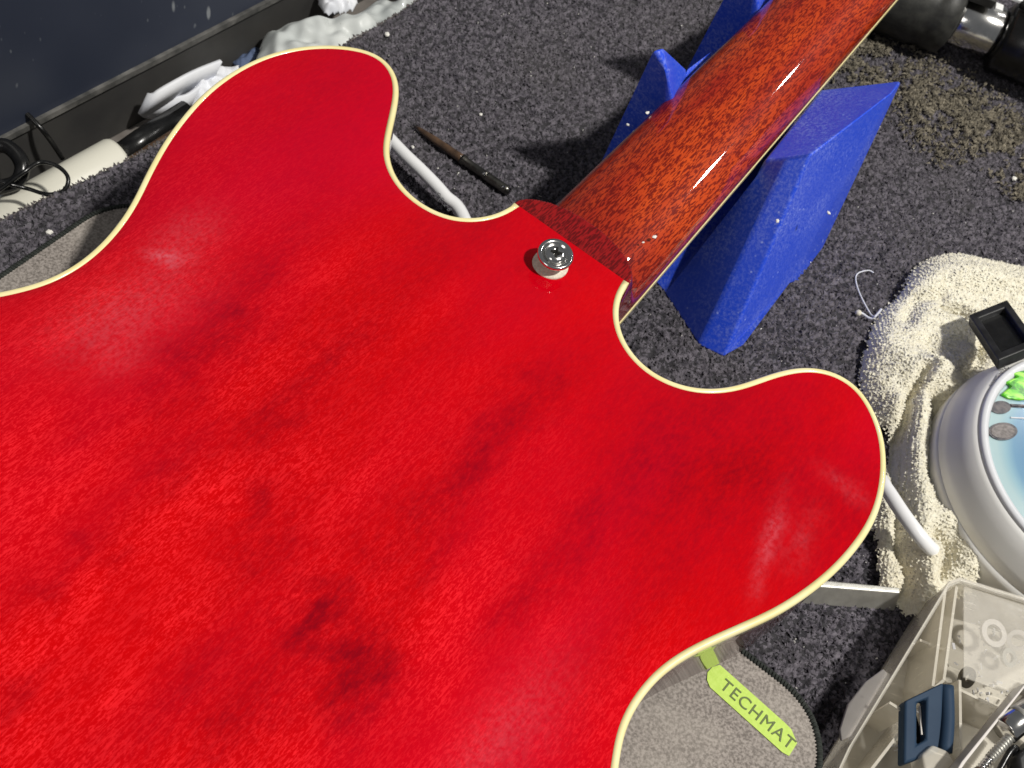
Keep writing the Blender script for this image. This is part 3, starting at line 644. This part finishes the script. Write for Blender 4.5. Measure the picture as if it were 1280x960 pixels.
def disc_px(cx, cy, rx, ry, z0, z1, name, m_, rim_=None, rot=0):
    P = []
    for j in range(28):
        a = 2*math.pi*j/28; x, y = rx*math.cos(a), ry*math.sin(a)
        P.append(at(cx+x*math.cos(rot)-y*math.sin(rot), cy+x*math.sin(rot)+y*math.cos(rot), z1))
    return MB().prism([tuple(p[:2]) for p in P], z0, z1).build(name, m_, dev)
disc_px(1251, 509, 13, 8, .0404, .0409, 'icon_disc', M_DARKB); disc_px(1254, 539, 18, 11, .0404, .0410, 'button', M_DARKB)
disc_px(1254, 539, 15, 8.5, .0410, .0412, 'button_cap', noisy('grey_print', (.10, .085, .08), (.26, .23, .22), 700, .3, .05, 500, coat=.5))
for j, (yy) in enumerate((507, 522)): 
    a, c_ = at(1263, yy, .0405), at(1330, yy+3, .0405); MB().tube([a, c_], .0009 if j == 0 else .0004, 6).build('printed_line', M_DARKB if j == 0 else M_RIM, dev)
leaf = [(1250, 494), (1262, 484), (1256, 478), (1270, 472), (1264, 467), (1282, 463), (1310, 466), (1318, 480), (1300, 497), (1275, 501), (1260, 499)]
bevel(MB().prism([tuple(at(x, y, .0408)[:2]) for x, y in leaf], .0404, .0418).build('green_symbol', M_GREEN, dev), .0006)
text('SETTING', .0042, at(1245, 487, .0406), at(1260, 466, .0406)-at(1245, 487, .0406), M_DARKB, dev)

# ------------------------------------------------------------------ black frame leaning on towel
fr = thing('rubber_frame', 'small black rectangular rubber frame resting on the towel above the round device', 'tray', at(1250, 410, .02))
A_, B_, C_, D_ = at(1211, 393, .030), at(1259, 374, .034), at(1308, 424, .047), at(1248, 450, .044)
ux = (B_-A_); uy = (D_-A_); nn_ = ux.cross(uy).normalized(); nn_ = nn_ if nn_.z > 0 else -nn_
def fq(u, v, h): return A_+ux*u+uy*v+nn_*h
m = MB(); co = [(0, 0), (1, 0), (1, 1), (0, 1)]; ci = [(.17, .13), (.83, .13), (.83, .87), (.17, .87)]
V8 = [fq(*c, 0) for c in co]+[fq(*c, 0) for c in ci]+[fq(*c, -.006) for c in co]+[fq(*c, -.0035) for c in ci]
m.add(V8, [(i, (i+1) % 4, (i+1) % 4+4, i+4) for i in range(4)]+[(i, (i+1) % 4, (i+1) % 4+8, i+8) for i in range(4)]+[(i+4, (i+1) % 4+4, (i+1) % 4+12, i+12) for i in range(4)]+[(8, 9, 10, 11)])
bevel(m.build('frame', M_BLACK, fr), .0008)
MB().add([fq(*c, -.0030) for c in ci], [(0, 1, 2, 3)]).build('inner_panel', M_TOOLD, fr)

# ------------------------------------------------------------------ clear parts organiser (bottom right)
ob = thing('parts_organizer', 'scuffed clear plastic parts box with dividers at the bottom right', 'parts box', at(1180, 860, 0))
zt = .030
outl = [(1186, 727), (1200, 722), (1290, 750), (1420, 800), (1380, 1010), (1046, 1010), (1030, 1000), (1060, 935)]
PO = [at(x, y, zt) for x, y in outl]
def wallstrip(P, z0, z1, th, name, m_, par, closed=True, tap=.0):
    c_ = sum(P, Vector())/len(P); m = MB(); n = len(P); rings = []
    for zz, o_ in ((z0, tap), (z1, 0.), (z1, th), (z0, tap+th)):
        rings.append([Vector(((p+(c_-p).normalized()*o_).x, (p+(c_-p).normalized()*o_).y, zz)) for p in P])
    vs_ = [p for r_ in rings for p in r_]; f_ = []
    for i in range(4):
        for j in range(n if closed else n-1): f_.append((i*n+j, i*n+(j+1) % n, ((i+1) % 4)*n+(j+1) % n, ((i+1) % 4)*n+j))
    return m.add(vs_, f_).build(name, m_, par)
bevel(wallstrip(PO, .001, zt, .0012, 'outer_wall', M_CLEAR, ob, tap=.003), .0004)
MB().prism([tuple((p+(sum(PO, Vector())/8-p).normalized()*.004)[:2]) for p in PO], .0012, .0024).build('base', M_CLEAR, ob)
wallstrip(PO, zt-.0012, zt+.0004, .0022, 'lip', M_CLEAR2, ob)
def divider(x0_, y0_, x1_, y1_, z1=.027, th=.0011, m_=None, z0=.0024):
    a, c_ = at(x0_, y0_, z1), at(x1_, y1_, z1); d_ = (c_-a).normalized(); n__ = Vector((-d_.y, d_.x, 0))*th/2
    MB().prism([tuple((p)[:2]) for p in (a-n__, c_-n__, c_+n__, a+n__)], z0, z1).build('divider', m_ or M_CLEAR, ob)
divider(1196, 733, 1180, 850); divider(1182, 736, 1166, 860); divider(1180, 850, 1166, 862); divider(1200, 850, 1202, 985); divider(1112, 878, 1136, 893); divider(1200, 862, 1262, 892, .024); divider(1166, 862, 1060, 1000, .024)
divider(1150, 800, 1180, 812, .02)
# latch tab
lt = [(1064, 920), (1052, 926), (1050, 912), (1060, 880), (1082, 852), (1104, 836), (1110, 842)]
bevel(MB().prism([tuple(at(x, y, .016)[:2]) for x, y in lt], .0145, .0162).build('latch_tab', M_CRIM, ob), .0004)
# clear lid panel over the back compartments
ld = [(1205, 732), (1286, 758), (1400, 800), (1300, 850), (1268, 870), (1205, 846)]
MB().prism([tuple(at(x, y, .028)[:2]) for x, y in ld], .0272, .0280).build('inner_lid', M_CLEAR2, ob)
# washers and bits inside
def ringobj(px_, py_, ro, ri, z, m_, name, label, cat, tilt=(0, 0, 0), h=.0012, group=None):
    R_ = Euler(tilt).to_matrix(); m = MB(); m.lathe([(ri, 0), (ro, 0), (ro, h), (ri, h), (ri, 0)], at(px_, py_, z), R_, 32); m.f = [f for f in m.f if len(f) == 4]
    o = m.build(name, m_); return props(o, label, cat, group)
ringobj(1240, 792, .0058, .0036, .014, M_CRIM, 'washer', 'larger milky plastic washer inside the clear parts box', 'washer', (.15, .1, 0), .0016)
ringobj(1259, 822, .0040, .0020, .010, M_STEEL, 'washer', 'small grey metal washer right of the milky washer in the clear box', 'washer', (.2, .3, 0), .0014)
ringobj(1207, 846, .0044, .0016, .010, M_DSTEEL, 'washer', 'dark steel washer beside the divider wall in the clear box', 'washer', (.5, .5, 0), .0014)
ringobj(1272, 800, .0044, .0026, .011, M_CRIM, 'washer', 'small milky washer at the right picture edge inside the clear box', 'washer', (.6, -.4, 0), .0014)
m = MB()
for k in range(110):
    x = rng.uniform(1192, 1278); y = rng.uniform(745, 905)
    if k > 60: x = rng.uniform(1085, 1160); y = rng.uniform(820, 950) ; 
    if k > 60 and y < 1010-(x-1085)*1.6+20 - 60: continue
    c_ = at(x, y, rng.uniform(.004, .010)); m.box(c_, rng.uniform(.0006, .003), rng.uniform(.0004, .0012), .0005, R=Euler(tuple(rng.uniform(-1, 1, 3)*2)).to_matrix())
m.build('swarf', M_GLINT, label='loose bright scraps scattered inside the clear parts box', cat='scraps', kind='stuff')
# slate-blue slotted buckle
bk = thing('slotted_clip', 'slate blue slotted plastic clip standing inside the clear parts box', 'plastic clip', at(1160, 900, .01))
zc_ = .031
F4 = [at(1131, 876, zc_), at(1181, 852, zc_+.002), at(1178, 938, zc_-.004), at(1130, 955, zc_-.004)]
I4 = [at(1147, 878, zc_), at(1158, 873, zc_), at(1157, 924, zc_-.003), at(1147, 930, zc_-.003)]
m = MB(); dn = Vector((0, 0, -.006)); V_ = F4+I4+[p+dn for p in F4]+[p+dn for p in I4]
m.add(V_, [(i, (i+1) % 4, (i+1) % 4+4, i+4) for i in range(4)]+[(i, (i+1) % 4, (i+1) % 4+8, i+8) for i in range(4)]+[(i+4, (i+1) % 4+4, (i+1) % 4+12, i+12) for i in range(4)]+[(8+i, 8+(i+1) % 4, 12+(i+1) % 4, 12+i) for i in range(4)])
bevel(m.build('clip_plate', M_NAVY, bk), .0012, 3)
sidep = smooth_path([at(1183, 857, zc_+.0), at(1184, 900, zc_-.002), at(1181, 940, zc_-.004)], 4); MB().tube(sidep, .0027, 14).build('rounded_edge', M_NAVY, bk, True)
MB().box((I4[0]+I4[2])/2+Vector((.0003, 0, -.0058)), .003, .014, .0008, ANG-1.2+.35).build('slot_back', M_TOOLD, bk)
MB().box((I4[1]+I4[2])/2+Vector((-.0006, 0, -.0030)), .0006, .011, .0006, .35-.2).build('slot_bar', M_CRIM, bk)
# hexagonal clear stopper
hx = [(1152, 943), (1166, 930), (1186, 938), (1196, 955), (1190, 985), (1160, 985)]
bevel(props(MB().prism([tuple(at(x, y, .030)[:2]) for x, y in hx], .020, .030).build('clear_cap', M_CLEAR), 'small clear hexagonal plastic cap below the slate blue clip', 'plastic cap'), .0012)
# smaller open tray with hardware, on top of the box
tray = thing('hardware_tray', 'open milky-rimmed tray of metal hardware at the bottom right corner', 'tray', at(1250, 930, .032))
TP = [at(1196, 962, .040), at(1202, 952, .040), at(1283, 852, .040), at(1400, 900, .040), at(1330, 1040, .040), at(1205, 1010, .040)]
bevel(wallstrip(TP, .0315, .040, .0020, 'tray_wall', M_CRIM, tray), .0005)
MB().prism([tuple(p[:2]) for p in TP], .0305, .0316).build('tray_floor', M_CLEAR, tray)
c0, c1_ = at(1262, 893, .040), at(1300, 925, .040); dd_ = (at(1290, 905, .040)-at(1248, 940, .040)).normalized()
cyl = thing('metal_post', 'thick polished steel post lying in the hardware tray', 'post', at(1270, 910, .036))
s_ = at(1246, 922, .038); 
MB().tube([s_+dd_*.004, s_+dd_*.0045, s_+dd_*.013, s_+dd_*.035], [.0045, .0052, .0052, .0052], 32).build('barrel', M_CHROME, cyl, True)
MB().tube([s_+dd_*.0123, s_+dd_*.0140], [.0056, .0056], 32).build('ring', M_STEEL, cyl, True)
sc_ = thing('machine_screw', 'threaded steel screw lying in the hardware tray before the polished post', 'screw', at(1245, 935, .036))
a, c_ = at(1238, 948, .040), at(1262, 922, .042); m = MB(); N = 90; rr = [.0016+.0005*(.5+.5*math.cos(2*math.pi*9*i/N)) for i in range(N+1)]
m.tube([a.lerp(c_, i/N) for i in range(N+1)], rr, 12).build('thread', M_STEEL, sc_, True)
a2, c2 = at(1225, 962, .038), at(1239, 946, .040); m = MB(); rr = [.0014+.0004*(.5+.5*math.cos(2*math.pi*5*i/50)) for i in range(51)]
props(m.tube([a2.lerp(c2, i/50) for i in range(51)], rr, 10).build('short_screw', M_CHROME, None, True), 'short bright screw at the lower left inside the hardware tray', 'screw')
props(MB().tube(smooth_path([at(1248, 965, .036), at(1262, 940, .038), at(1270, 935, .038), at(1268, 950, .037), at(1262, 975, .036)], 6), .0012, 8).build('black_wire_loop', M_TOOLD, None, True), 'loop of black wire in the hardware tray', 'wire')
props(bevel(MB().prism([tuple(at(x, y, .042)[:2]) for x, y in ((1272, 945), (1300, 915), (1330, 960), (1280, 990))], .033, .042).build('black_block', M_BLACK), .0015), 'black plastic block at the corner of the hardware tray', 'block')
props(bevel(MB().prism([tuple(at(x, y, .040)[:2]) for x, y in ((1207, 968), (1224, 956), (1240, 968), (1228, 990), (1205, 990))], .032, .040).build('brass_nut', M_BROWN), .001), 'dull brown hex nut at the lower left of the hardware tray', 'nut')

# ------------------------------------------------------------------ power tool (top right)
pt = thing('power_tool', 'black power tool with steel chuck collar lying at the top right', 'power tool', at(1200, 40, 0))
pa, pb = at(1084, -22, .024), at(1194, 22, .024); dx = (pb-pa).normalized()
MB().tube([pa-dx*.06, pa, pa+dx*.035, pa+dx*.040, pb-dx*.014, pb-dx*.012, pb-dx*.002, pb], [.024, .024, .024, .0225, .0225, .0235, .0225, .018], 48).build('barrel', M_TOOL, pt, True)
MB().tube([pb-dx*.002, pb+dx*.002, pb+dx*.024, pb+dx*.027], [.0135, .0155, .0155, .014], 40).build('chuck_collar', M_CHROME, pt, True)
MB().tube([pb+dx*.027, pb+dx*.030, pb+dx*.09], [.016, .021, .023], 32).build('rear_body', M_TOOLD, pt, True)
up_ = Vector((0, 0, 1))
sd = dx.cross(up_)
rt = Matrix((dx, up_.cross(dx), up_)).transposed()
bevel(MB().box(pb+dx*.004+up_*.021, .020, .017, .006, R=rt).build('clamp', M_TOOL, pt), .001)
bevel(MB().box(pb+dx*.024+up_*.0205-sd*.010, .012, .008, .002, R=rt).build('paper_label', M_LABEL, pt), .0004)
MB().box(pb+dx*.019+up_*.0158-sd*.001, .0045, .006, .0012, R=rt).build('paper_label', M_LABEL, pt)
bevel(MB().box(pb+dx*.050+up_*.024+sd*.004, .046, .003, .004, R=rt@Matrix.Rotation(-.1, 3, 'Z')).build('side_rail', M_TOOLD, pt), .001)

# ------------------------------------------------------------------ sawdust heap region
n = 9000
xs = rng.uniform(980, 1330, n*3); ys = rng.uniform(20, 250, n*3)
bandc = 62+(xs-1040)*.60; lo = bandc-70; hi = bandc+48+18*np.sin(xs*.05)
nzv = np.array([noise.fractal(Vector((x*.022, y*.022, 2.)), 1, 2, 4) for x, y in zip(xs, ys)])
nf = np.array([noise.noise(Vector((x*.13, y*.13, 7.))) for x, y in zip(xs, ys)])
edge_ = np.minimum((ys-lo)/34, (hi-ys)/34)
okk = (edge_ > rng.random(len(xs))*1.4-.35+.35*nzv) & (nzv+.55*nf > -.30+.5*rng.random(len(xs))); xs, ys, nzv = xs[okk][:n], ys[okk][:n], nzv[okk][:n]
m = MB()
for x, y, q_ in zip(xs, ys, nzv):
    p = at(x, y, .0012+max(0, q_)*.002+rng.uniform(0, .0012)); a = rng.uniform(0, 6.28); l_ = rng.uniform(.0006, .0022); k_ = rng.uniform(.0004, .0010)
    d1 = Vector((math.cos(a), math.sin(a), rng.uniform(-.4, .4)))*l_; d2 = Vector((-math.sin(a), math.cos(a), rng.uniform(-.3, .3)))*k_
    m.add([p-d1, p+d2+Vector((0, 0, .0007)), p+d1, p-d2-Vector((0, 0, .0003)), p+Vector((0, 0, .0012))], [(0, 1, 4), (1, 2, 4), (2, 3, 4), (3, 0, 4)])
m.build('sawdust', M_SAW, label='clumpy tan sawdust spread on the carpet below the power tool', cat='sawdust', kind='stuff')

# ------------------------------------------------------------------ carpet pile
N = 420000
cx = rng.uniform(-.30, .62, N); cy = rng.uniform(.02, .86, N); P = np.c_[cx, cy, np.zeros(N)]
u, v = projpx(P); EP = np.array(poly)
kk = (u > -60) & (u < 1340) & (v > -60) & (v < 1020); P = P[kk]; 
kk = inside(EP, P[:, 0], P[:, 1]) & (dist_poly(EP, P[:, 0], P[:, 1]) > .0006); P = P[kk]
lx = (P[:, 0]-ORG.x)*AX.x+(P[:, 1]-ORG.y)*AX.y; ly = (P[:, 0]-ORG.x)*NX.x+(P[:, 1]-ORG.y)*NX.y
kk = ~((lx < -.070) & (lx > -.5) & (ly > -.182) & (ly < .164)); 
deep = offset(OUT, .035); kk &= ~(inside(deep, lx, ly) & (lx < .02)); P = P[kk]
nzc = np.array([noise.noise(Vector((x*420, y*420, 1.))) for x, y in P[:, :2]]); P[:, 2] += .0004*nzc
print('tufts', len(P))
tufts(P, .0015, .0013, M_PILE, 'carpet_pile', 'charcoal felted carpet pile covering the workbench', 'carpet')
# fuzzy brown edge of the carpet, left
ep = resample([p for p in edge], .0007); n_e = len(ep); rows = []
for k in range(9):
    a = k/8*math.pi/2*1.1; rows.append(np.c_[ep+rng.normal(0, .0003, ep.shape)+np.array([-.6, .0])*0, np.full(n_e, 0.)-.0012*k])
PE = np.vstack(rows); PE[:, :2] += rng.normal(0, .0006, (len(PE), 2)); nrm = np.tile(np.array([[-.85, .35, .5]]), (len(PE), 1))
tufts(PE, .0010, .0009, M_CARPETEDGE, 'carpet_edge', 'fuzzy cut edge of the bench carpet beside the white roll', 'carpet edge', None, .6, 1., nrm)

# ------------------------------------------------------------------ left background: ledge, cabinet, clutter
zl = -.05
w0, w1_ = at(60, 216, zl), at(335, 66, zl); wd = (w1_-w0).normalized(); wn = Vector((wd.y, -wd.x, 0))   # wn: towards the bench
A0 = w0-wd*.5; A1 = w1_+wd*.7
def wall(z0, z1, d0, th, name, m_, par=None, **kw):
    p = [A0+wn*d0, A1+wn*d0, A1+wn*(d0-th), A0+wn*(d0-th)]
    return MB().prism([tuple(x[:2]) for x in p], z0, z1).build(name, m_, par, **kw)
MB().prism([tuple(x[:2]) for x in (A0-wn*.05, A1-wn*.05, A1+wn*.25, A0+wn*.25)], zl-.02, zl).build('ledge', M_LEDGE, kind='structure')
cab = thing('cabinet', 'dark navy painted cabinet front with a dusty ridge beyond the bench edge', 'cabinet', A0)
# ridge height: where the wall plane meets the ridge line seen in the photo
def hit(px_, py_):
    d_ = at(px_, py_, 0)-Vector((0, 0, H)); o_ = Vector((0, 0, H)); t_ = (w0-o_).dot(wn)/d_.dot(wn); return o_+d_*t_
h0_, h1_ = hit(0, 165), hit(320, 20); zr0 = (h0_.z+h1_.z)/2; print('ridge', h0_, h1_)
wall(zl+.0005, zr0-.001, .0, .02, 'lower_panel', M_DPANEL, cab); wall(zr0-.001, zr0+.0022, .0018, .02, 'ridge_trim', M_TRIM, cab); wall(zr0+.0022, hit(-20, -20).z+.03, -.0005, .02, 'navy_panel', M_NPANEL, cab)
# cream roll lying on the ledge
ra, rb = at(40, 262, -.030), at(150, 200, -.030); rd = (rb-ra).normalized()
rl = thing('paper_roll', 'cream white cardboard roll lying on the ledge behind the carpet edge', 'roll', at(110, 215, zl))
MB().tube([ra-rd*.04, rb-rd*.002, rb], [.0125, .0125, .0118], 32).build('roll_body', M_ROLL, rl, True)
MB().tube([rb, rb+rd*.0004], [.0100, .0098], 32).build('roll_end', M_FELT, rl, True)
q = [(-60, 262), (35, 232), (98, 262), (40, 300), (-60, 350)]
props(bevel(MB().prism([tuple(at(x, y, -.020)[:2]) for x, y in q], -.024, -.020).build('perforated_tray', M_PERF), .0008), 'white perforated plastic tray on the ledge at the left picture edge', 'tray')
q = [(80, 252), (108, 248), (120, 262), (88, 286), (70, 280)]
props(MB().prism([tuple(at(x, y, -.0185)[:2]) for x, y in q], -.0198, -.0188).build('blue_tape', noisy('pale_blue', (.28, .36, .62), (.50, .56, .72), 60, .5)), 'pale blue scrap of tape on the end of the perforated tray', 'tape')
props(MB().tube(smooth_path([at(-40, 262, -.003), at(0, 237, .0), at(30, 215, .004), at(50, 203, .004), at(72, 208, .004), at(85, 222, .003), at(80, 238, .0), at(60, 243, -.002), at(35, 236, -.003), at(10, 230, .0), at(-15, 222, 0), at(-40, 232, 0)], 10), .0010, 8).build('thin_cable', M_TOOLD, None, True), 'thin black cable looped over the cream roll at the left', 'cable')
props(MB().tube(smooth_path([at(-40, 98, .0), at(0, 122, -.004), at(28, 138, -.006), at(55, 165, -.012), at(78, 198, -.03)], 8), .0013, 8).build('hanging_cable', M_TOOLD, None, True), 'black cable hanging across the navy cabinet down behind the roll', 'cable')
props(MB().tube(smooth_path([at(-30, 196, -.01), at(0, 182, -.006), at(18, 190, -.006), at(28, 208, -.008), at(20, 228, -.012), at(-10, 236, -.014)], 8), .0036, 10).build('thick_cable', M_TOOLD, None, True), 'thick black cable coil at the left picture edge before the cabinet', 'cable')
props(MB().tube([at(150, 196, -.028), at(178, 176, -.028), at(235, 140, -.028)], .0065, 16).build('black_rod', M_TOOLD, None, True), 'black rod on the ledge between the cream roll and the guitar', 'rod')
props(MB().tube([at(165, 200, -.022), at(240, 152, -.022)], .0022, 10).build('brown_stick', M_BROWN, None, True), 'thin brown stick on the ledge along the carpet edge', 'stick')
# crumpled sheets: tissue, bag, bundle
def crumple(name, pxs, zbase, hgt, m_, label, cat, seed, res=46, scale=60):
    P = np.array([tuple(at(x, y, zbase)[:2]) for x, y in pxs]); P = resample([Vector((x, y, 0)) for x, y in P], .003, True)
    x0, x1, y0, y1 = P[:, 0].min(), P[:, 0].max(), P[:, 1].min(), P[:, 1].max(); st = max(x1-x0, y1-y0)/res
    X, Y = np.meshgrid(np.arange(x0, x1, st), np.arange(y0, y1, st), indexing='ij'); k = inside(P, X, Y); D = dist_poly(P, X, Y)
    Z = np.zeros(X.shape)
    for i in range(X.shape[0]):
        for j in range(X.shape[1]):
            v_ = Vector((X[i, j]*scale, Y[i, j]*scale, seed)); Z[i, j] = .55+.5*noise.noise(v_)+.55*abs(noise.noise(v_*2.1))+.2*noise.noise(v_*5)
    Z = zbase+.001+hgt*np.clip(D/(.006+hgt*.25), 0, 1)**.6*np.clip(Z, .15, 2)
    id_ = -np.ones(X.shape, int); id_[k] = np.arange(k.sum()); q_ = k[:-1, :-1] & k[1:, :-1] & k[1:, 1:] & k[:-1, 1:]; I, J = np.nonzero(q_)
    f_ = np.stack([id_[I, J], id_[I+1, J], id_[I+1, J+1], id_[I, J+1]], 1).tolist()
    o = mesh(name, np.c_[X[k], Y[k], Z[k]], f_, m_, None, True); subs(o, 1)
    so = o.modifiers.new('thick', 'SOLIDIFY'); so.thickness = .0006
    return props(o, label, cat)
crumple('plastic_bag', [(318, 78), (330, 48), (375, 40), (430, 30), (470, 8), (520, 12), (545, 50), (480, 90), (420, 120), (330, 110)], -.035, .018, M_BAG, 'cloudy translucent plastic bag bunched behind the guitar horn', 'plastic bag', 3., 60, 26)
crumple('wadded_tissue', [(398, -30), (440, -30), (448, 10), (440, 22), (405, 24), (396, 8)], -.030, .022, M_TISSUE, 'wadded white tissue beyond the plastic bag at the top', 'tissue', 9.)
crumple('crumpled_wrapper', [(500, -40), (560, -40), (540, 0), (515, 14), (494, 10)], -.03, .02, M_BAG, 'pale crumpled wrapper at the top beside the carpet edge', 'wrapper', 5.)
# folded strip of paper towel : a loop
pth = smooth_path([at(262, 92, -.030), at(232, 104, -.028), at(205, 118, -.026), at(180, 133, -.028), at(178, 140, -.034), at(196, 142, -.038), at(222, 138, -.038), at(238, 128, -.036)], 8)
v = []; wv = .011
for p in pth: v += [p+Vector((0, 0, -.004)), p+Vector((.004, .005, wv-.003))]
o = mesh('folded_paper_towel', v, [(2*i, 2*i+1, 2*i+3, 2*i+2) for i in range(len(pth)-1)], M_TISSUE, None, True); so = o.modifiers.new('thick', 'SOLIDIFY'); so.thickness = .0022
props(o, 'white folded paper towel curled into a loop left of the guitar horn', 'paper towel')
crumple('tissue', [(235, 97), (262, 88), (300, 84), (300, 120), (250, 140), (230, 130)], -.04, .012, M_TISSUE, 'flat white tissue half hidden behind the left guitar edge', 'tissue', 1.3)
crumple('blue_rag', [(288, 80), (305, 66), (325, 62), (330, 80), (300, 92)], -.045, .010, noisy('slate_rag', (.05, .07, .14), (.10, .14, .24), 60, .8), 'small slate blue rag between tissue and plastic bag', 'rag', 2.3)

# ------------------------------------------------------------------ crumbs: countable white bits
def crumb(px_, py_, z, r_, lab_, name='crumb', m_=None, grp=None):
    bm = bmesh.new(); bmesh.ops.create_icosphere(bm, subdivisions=1, radius=r_)
    for v_ in bm.verts: v_.co = Vector((v_.co.x*rng.uniform(.8, 1.5), v_.co.y*rng.uniform(.6, 1.1), v_.co.z*.6))
    me = bpy.data.meshes.new(name); bm.to_mesh(me); bm.free(); o = bpy.data.objects.new(name, me); COL.objects.link(o); me.materials.append(m_ or M_CRUMB)
    o.location = at(px_, py_, z); o.rotation_euler = (0, 0, rng.uniform(0, 6)); return props(o, lab_, 'crumb', grp)
G = 'white crumbs lying about the bench'
crumb(484, 43, .0016, .0016, 'elongated white crumb on the carpet right of the left horn', grp=G)
crumb(601, 143, .0016, .0011, 'white crumb on open carpet above the pick tool', grp=G)
crumb(516, 184, .0016, .0010, 'cream crumb between white cable and pick tool', grp=G)
crumb(1268, 223, .0016, .0019, 'white crumb on the carpet at the right picture edge', grp=G)
crumb(62, 290, T+.0022, .0013, 'cream crumb on the black mat edge at the far left', grp=G)
crumb(818, 296, ZB-.0189, .0011, 'tiny white crumb on the neck just above the heel', grp=G)
crumb(804, 303, ZB-.0189, .0006, 'tiniest white speck on the neck beside the larger crumb', grp=G)
crumb(972, 276, .068, .0010, 'white speck on the front edge of the blue cradle', grp=G)
crumb(1036, 266, .066, .0010, 'white speck on the right face of the blue cradle', grp=G)
crumb(809, 141, .073, .0010, 'white speck on the left prong of the blue cradle near the neck', grp=G)
crumb(785, 156, .055, .0009, 'silvery speck low on the left prong of the blue cradle', grp=G)
m = MB()
for _ in range(420):
    x, y = rng.uniform(380, 1280), rng.uniform(0, 960); p = at(x, y, .0013); q_ = toloc(p)
    if q_.x < .0 and abs(q_.y) < .16 and q_.x > -.3: continue
    s_ = rng.uniform(.00018, .0005); m.box(p, s_*2, s_, s_*.7, R=Euler(tuple(rng.uniform(-3, 3, 3))).to_matrix())
m.build('dust_specks', M_CRUMB, label='fine pale dust specks sprinkled over the bench carpet', cat='dust', kind='stuff')
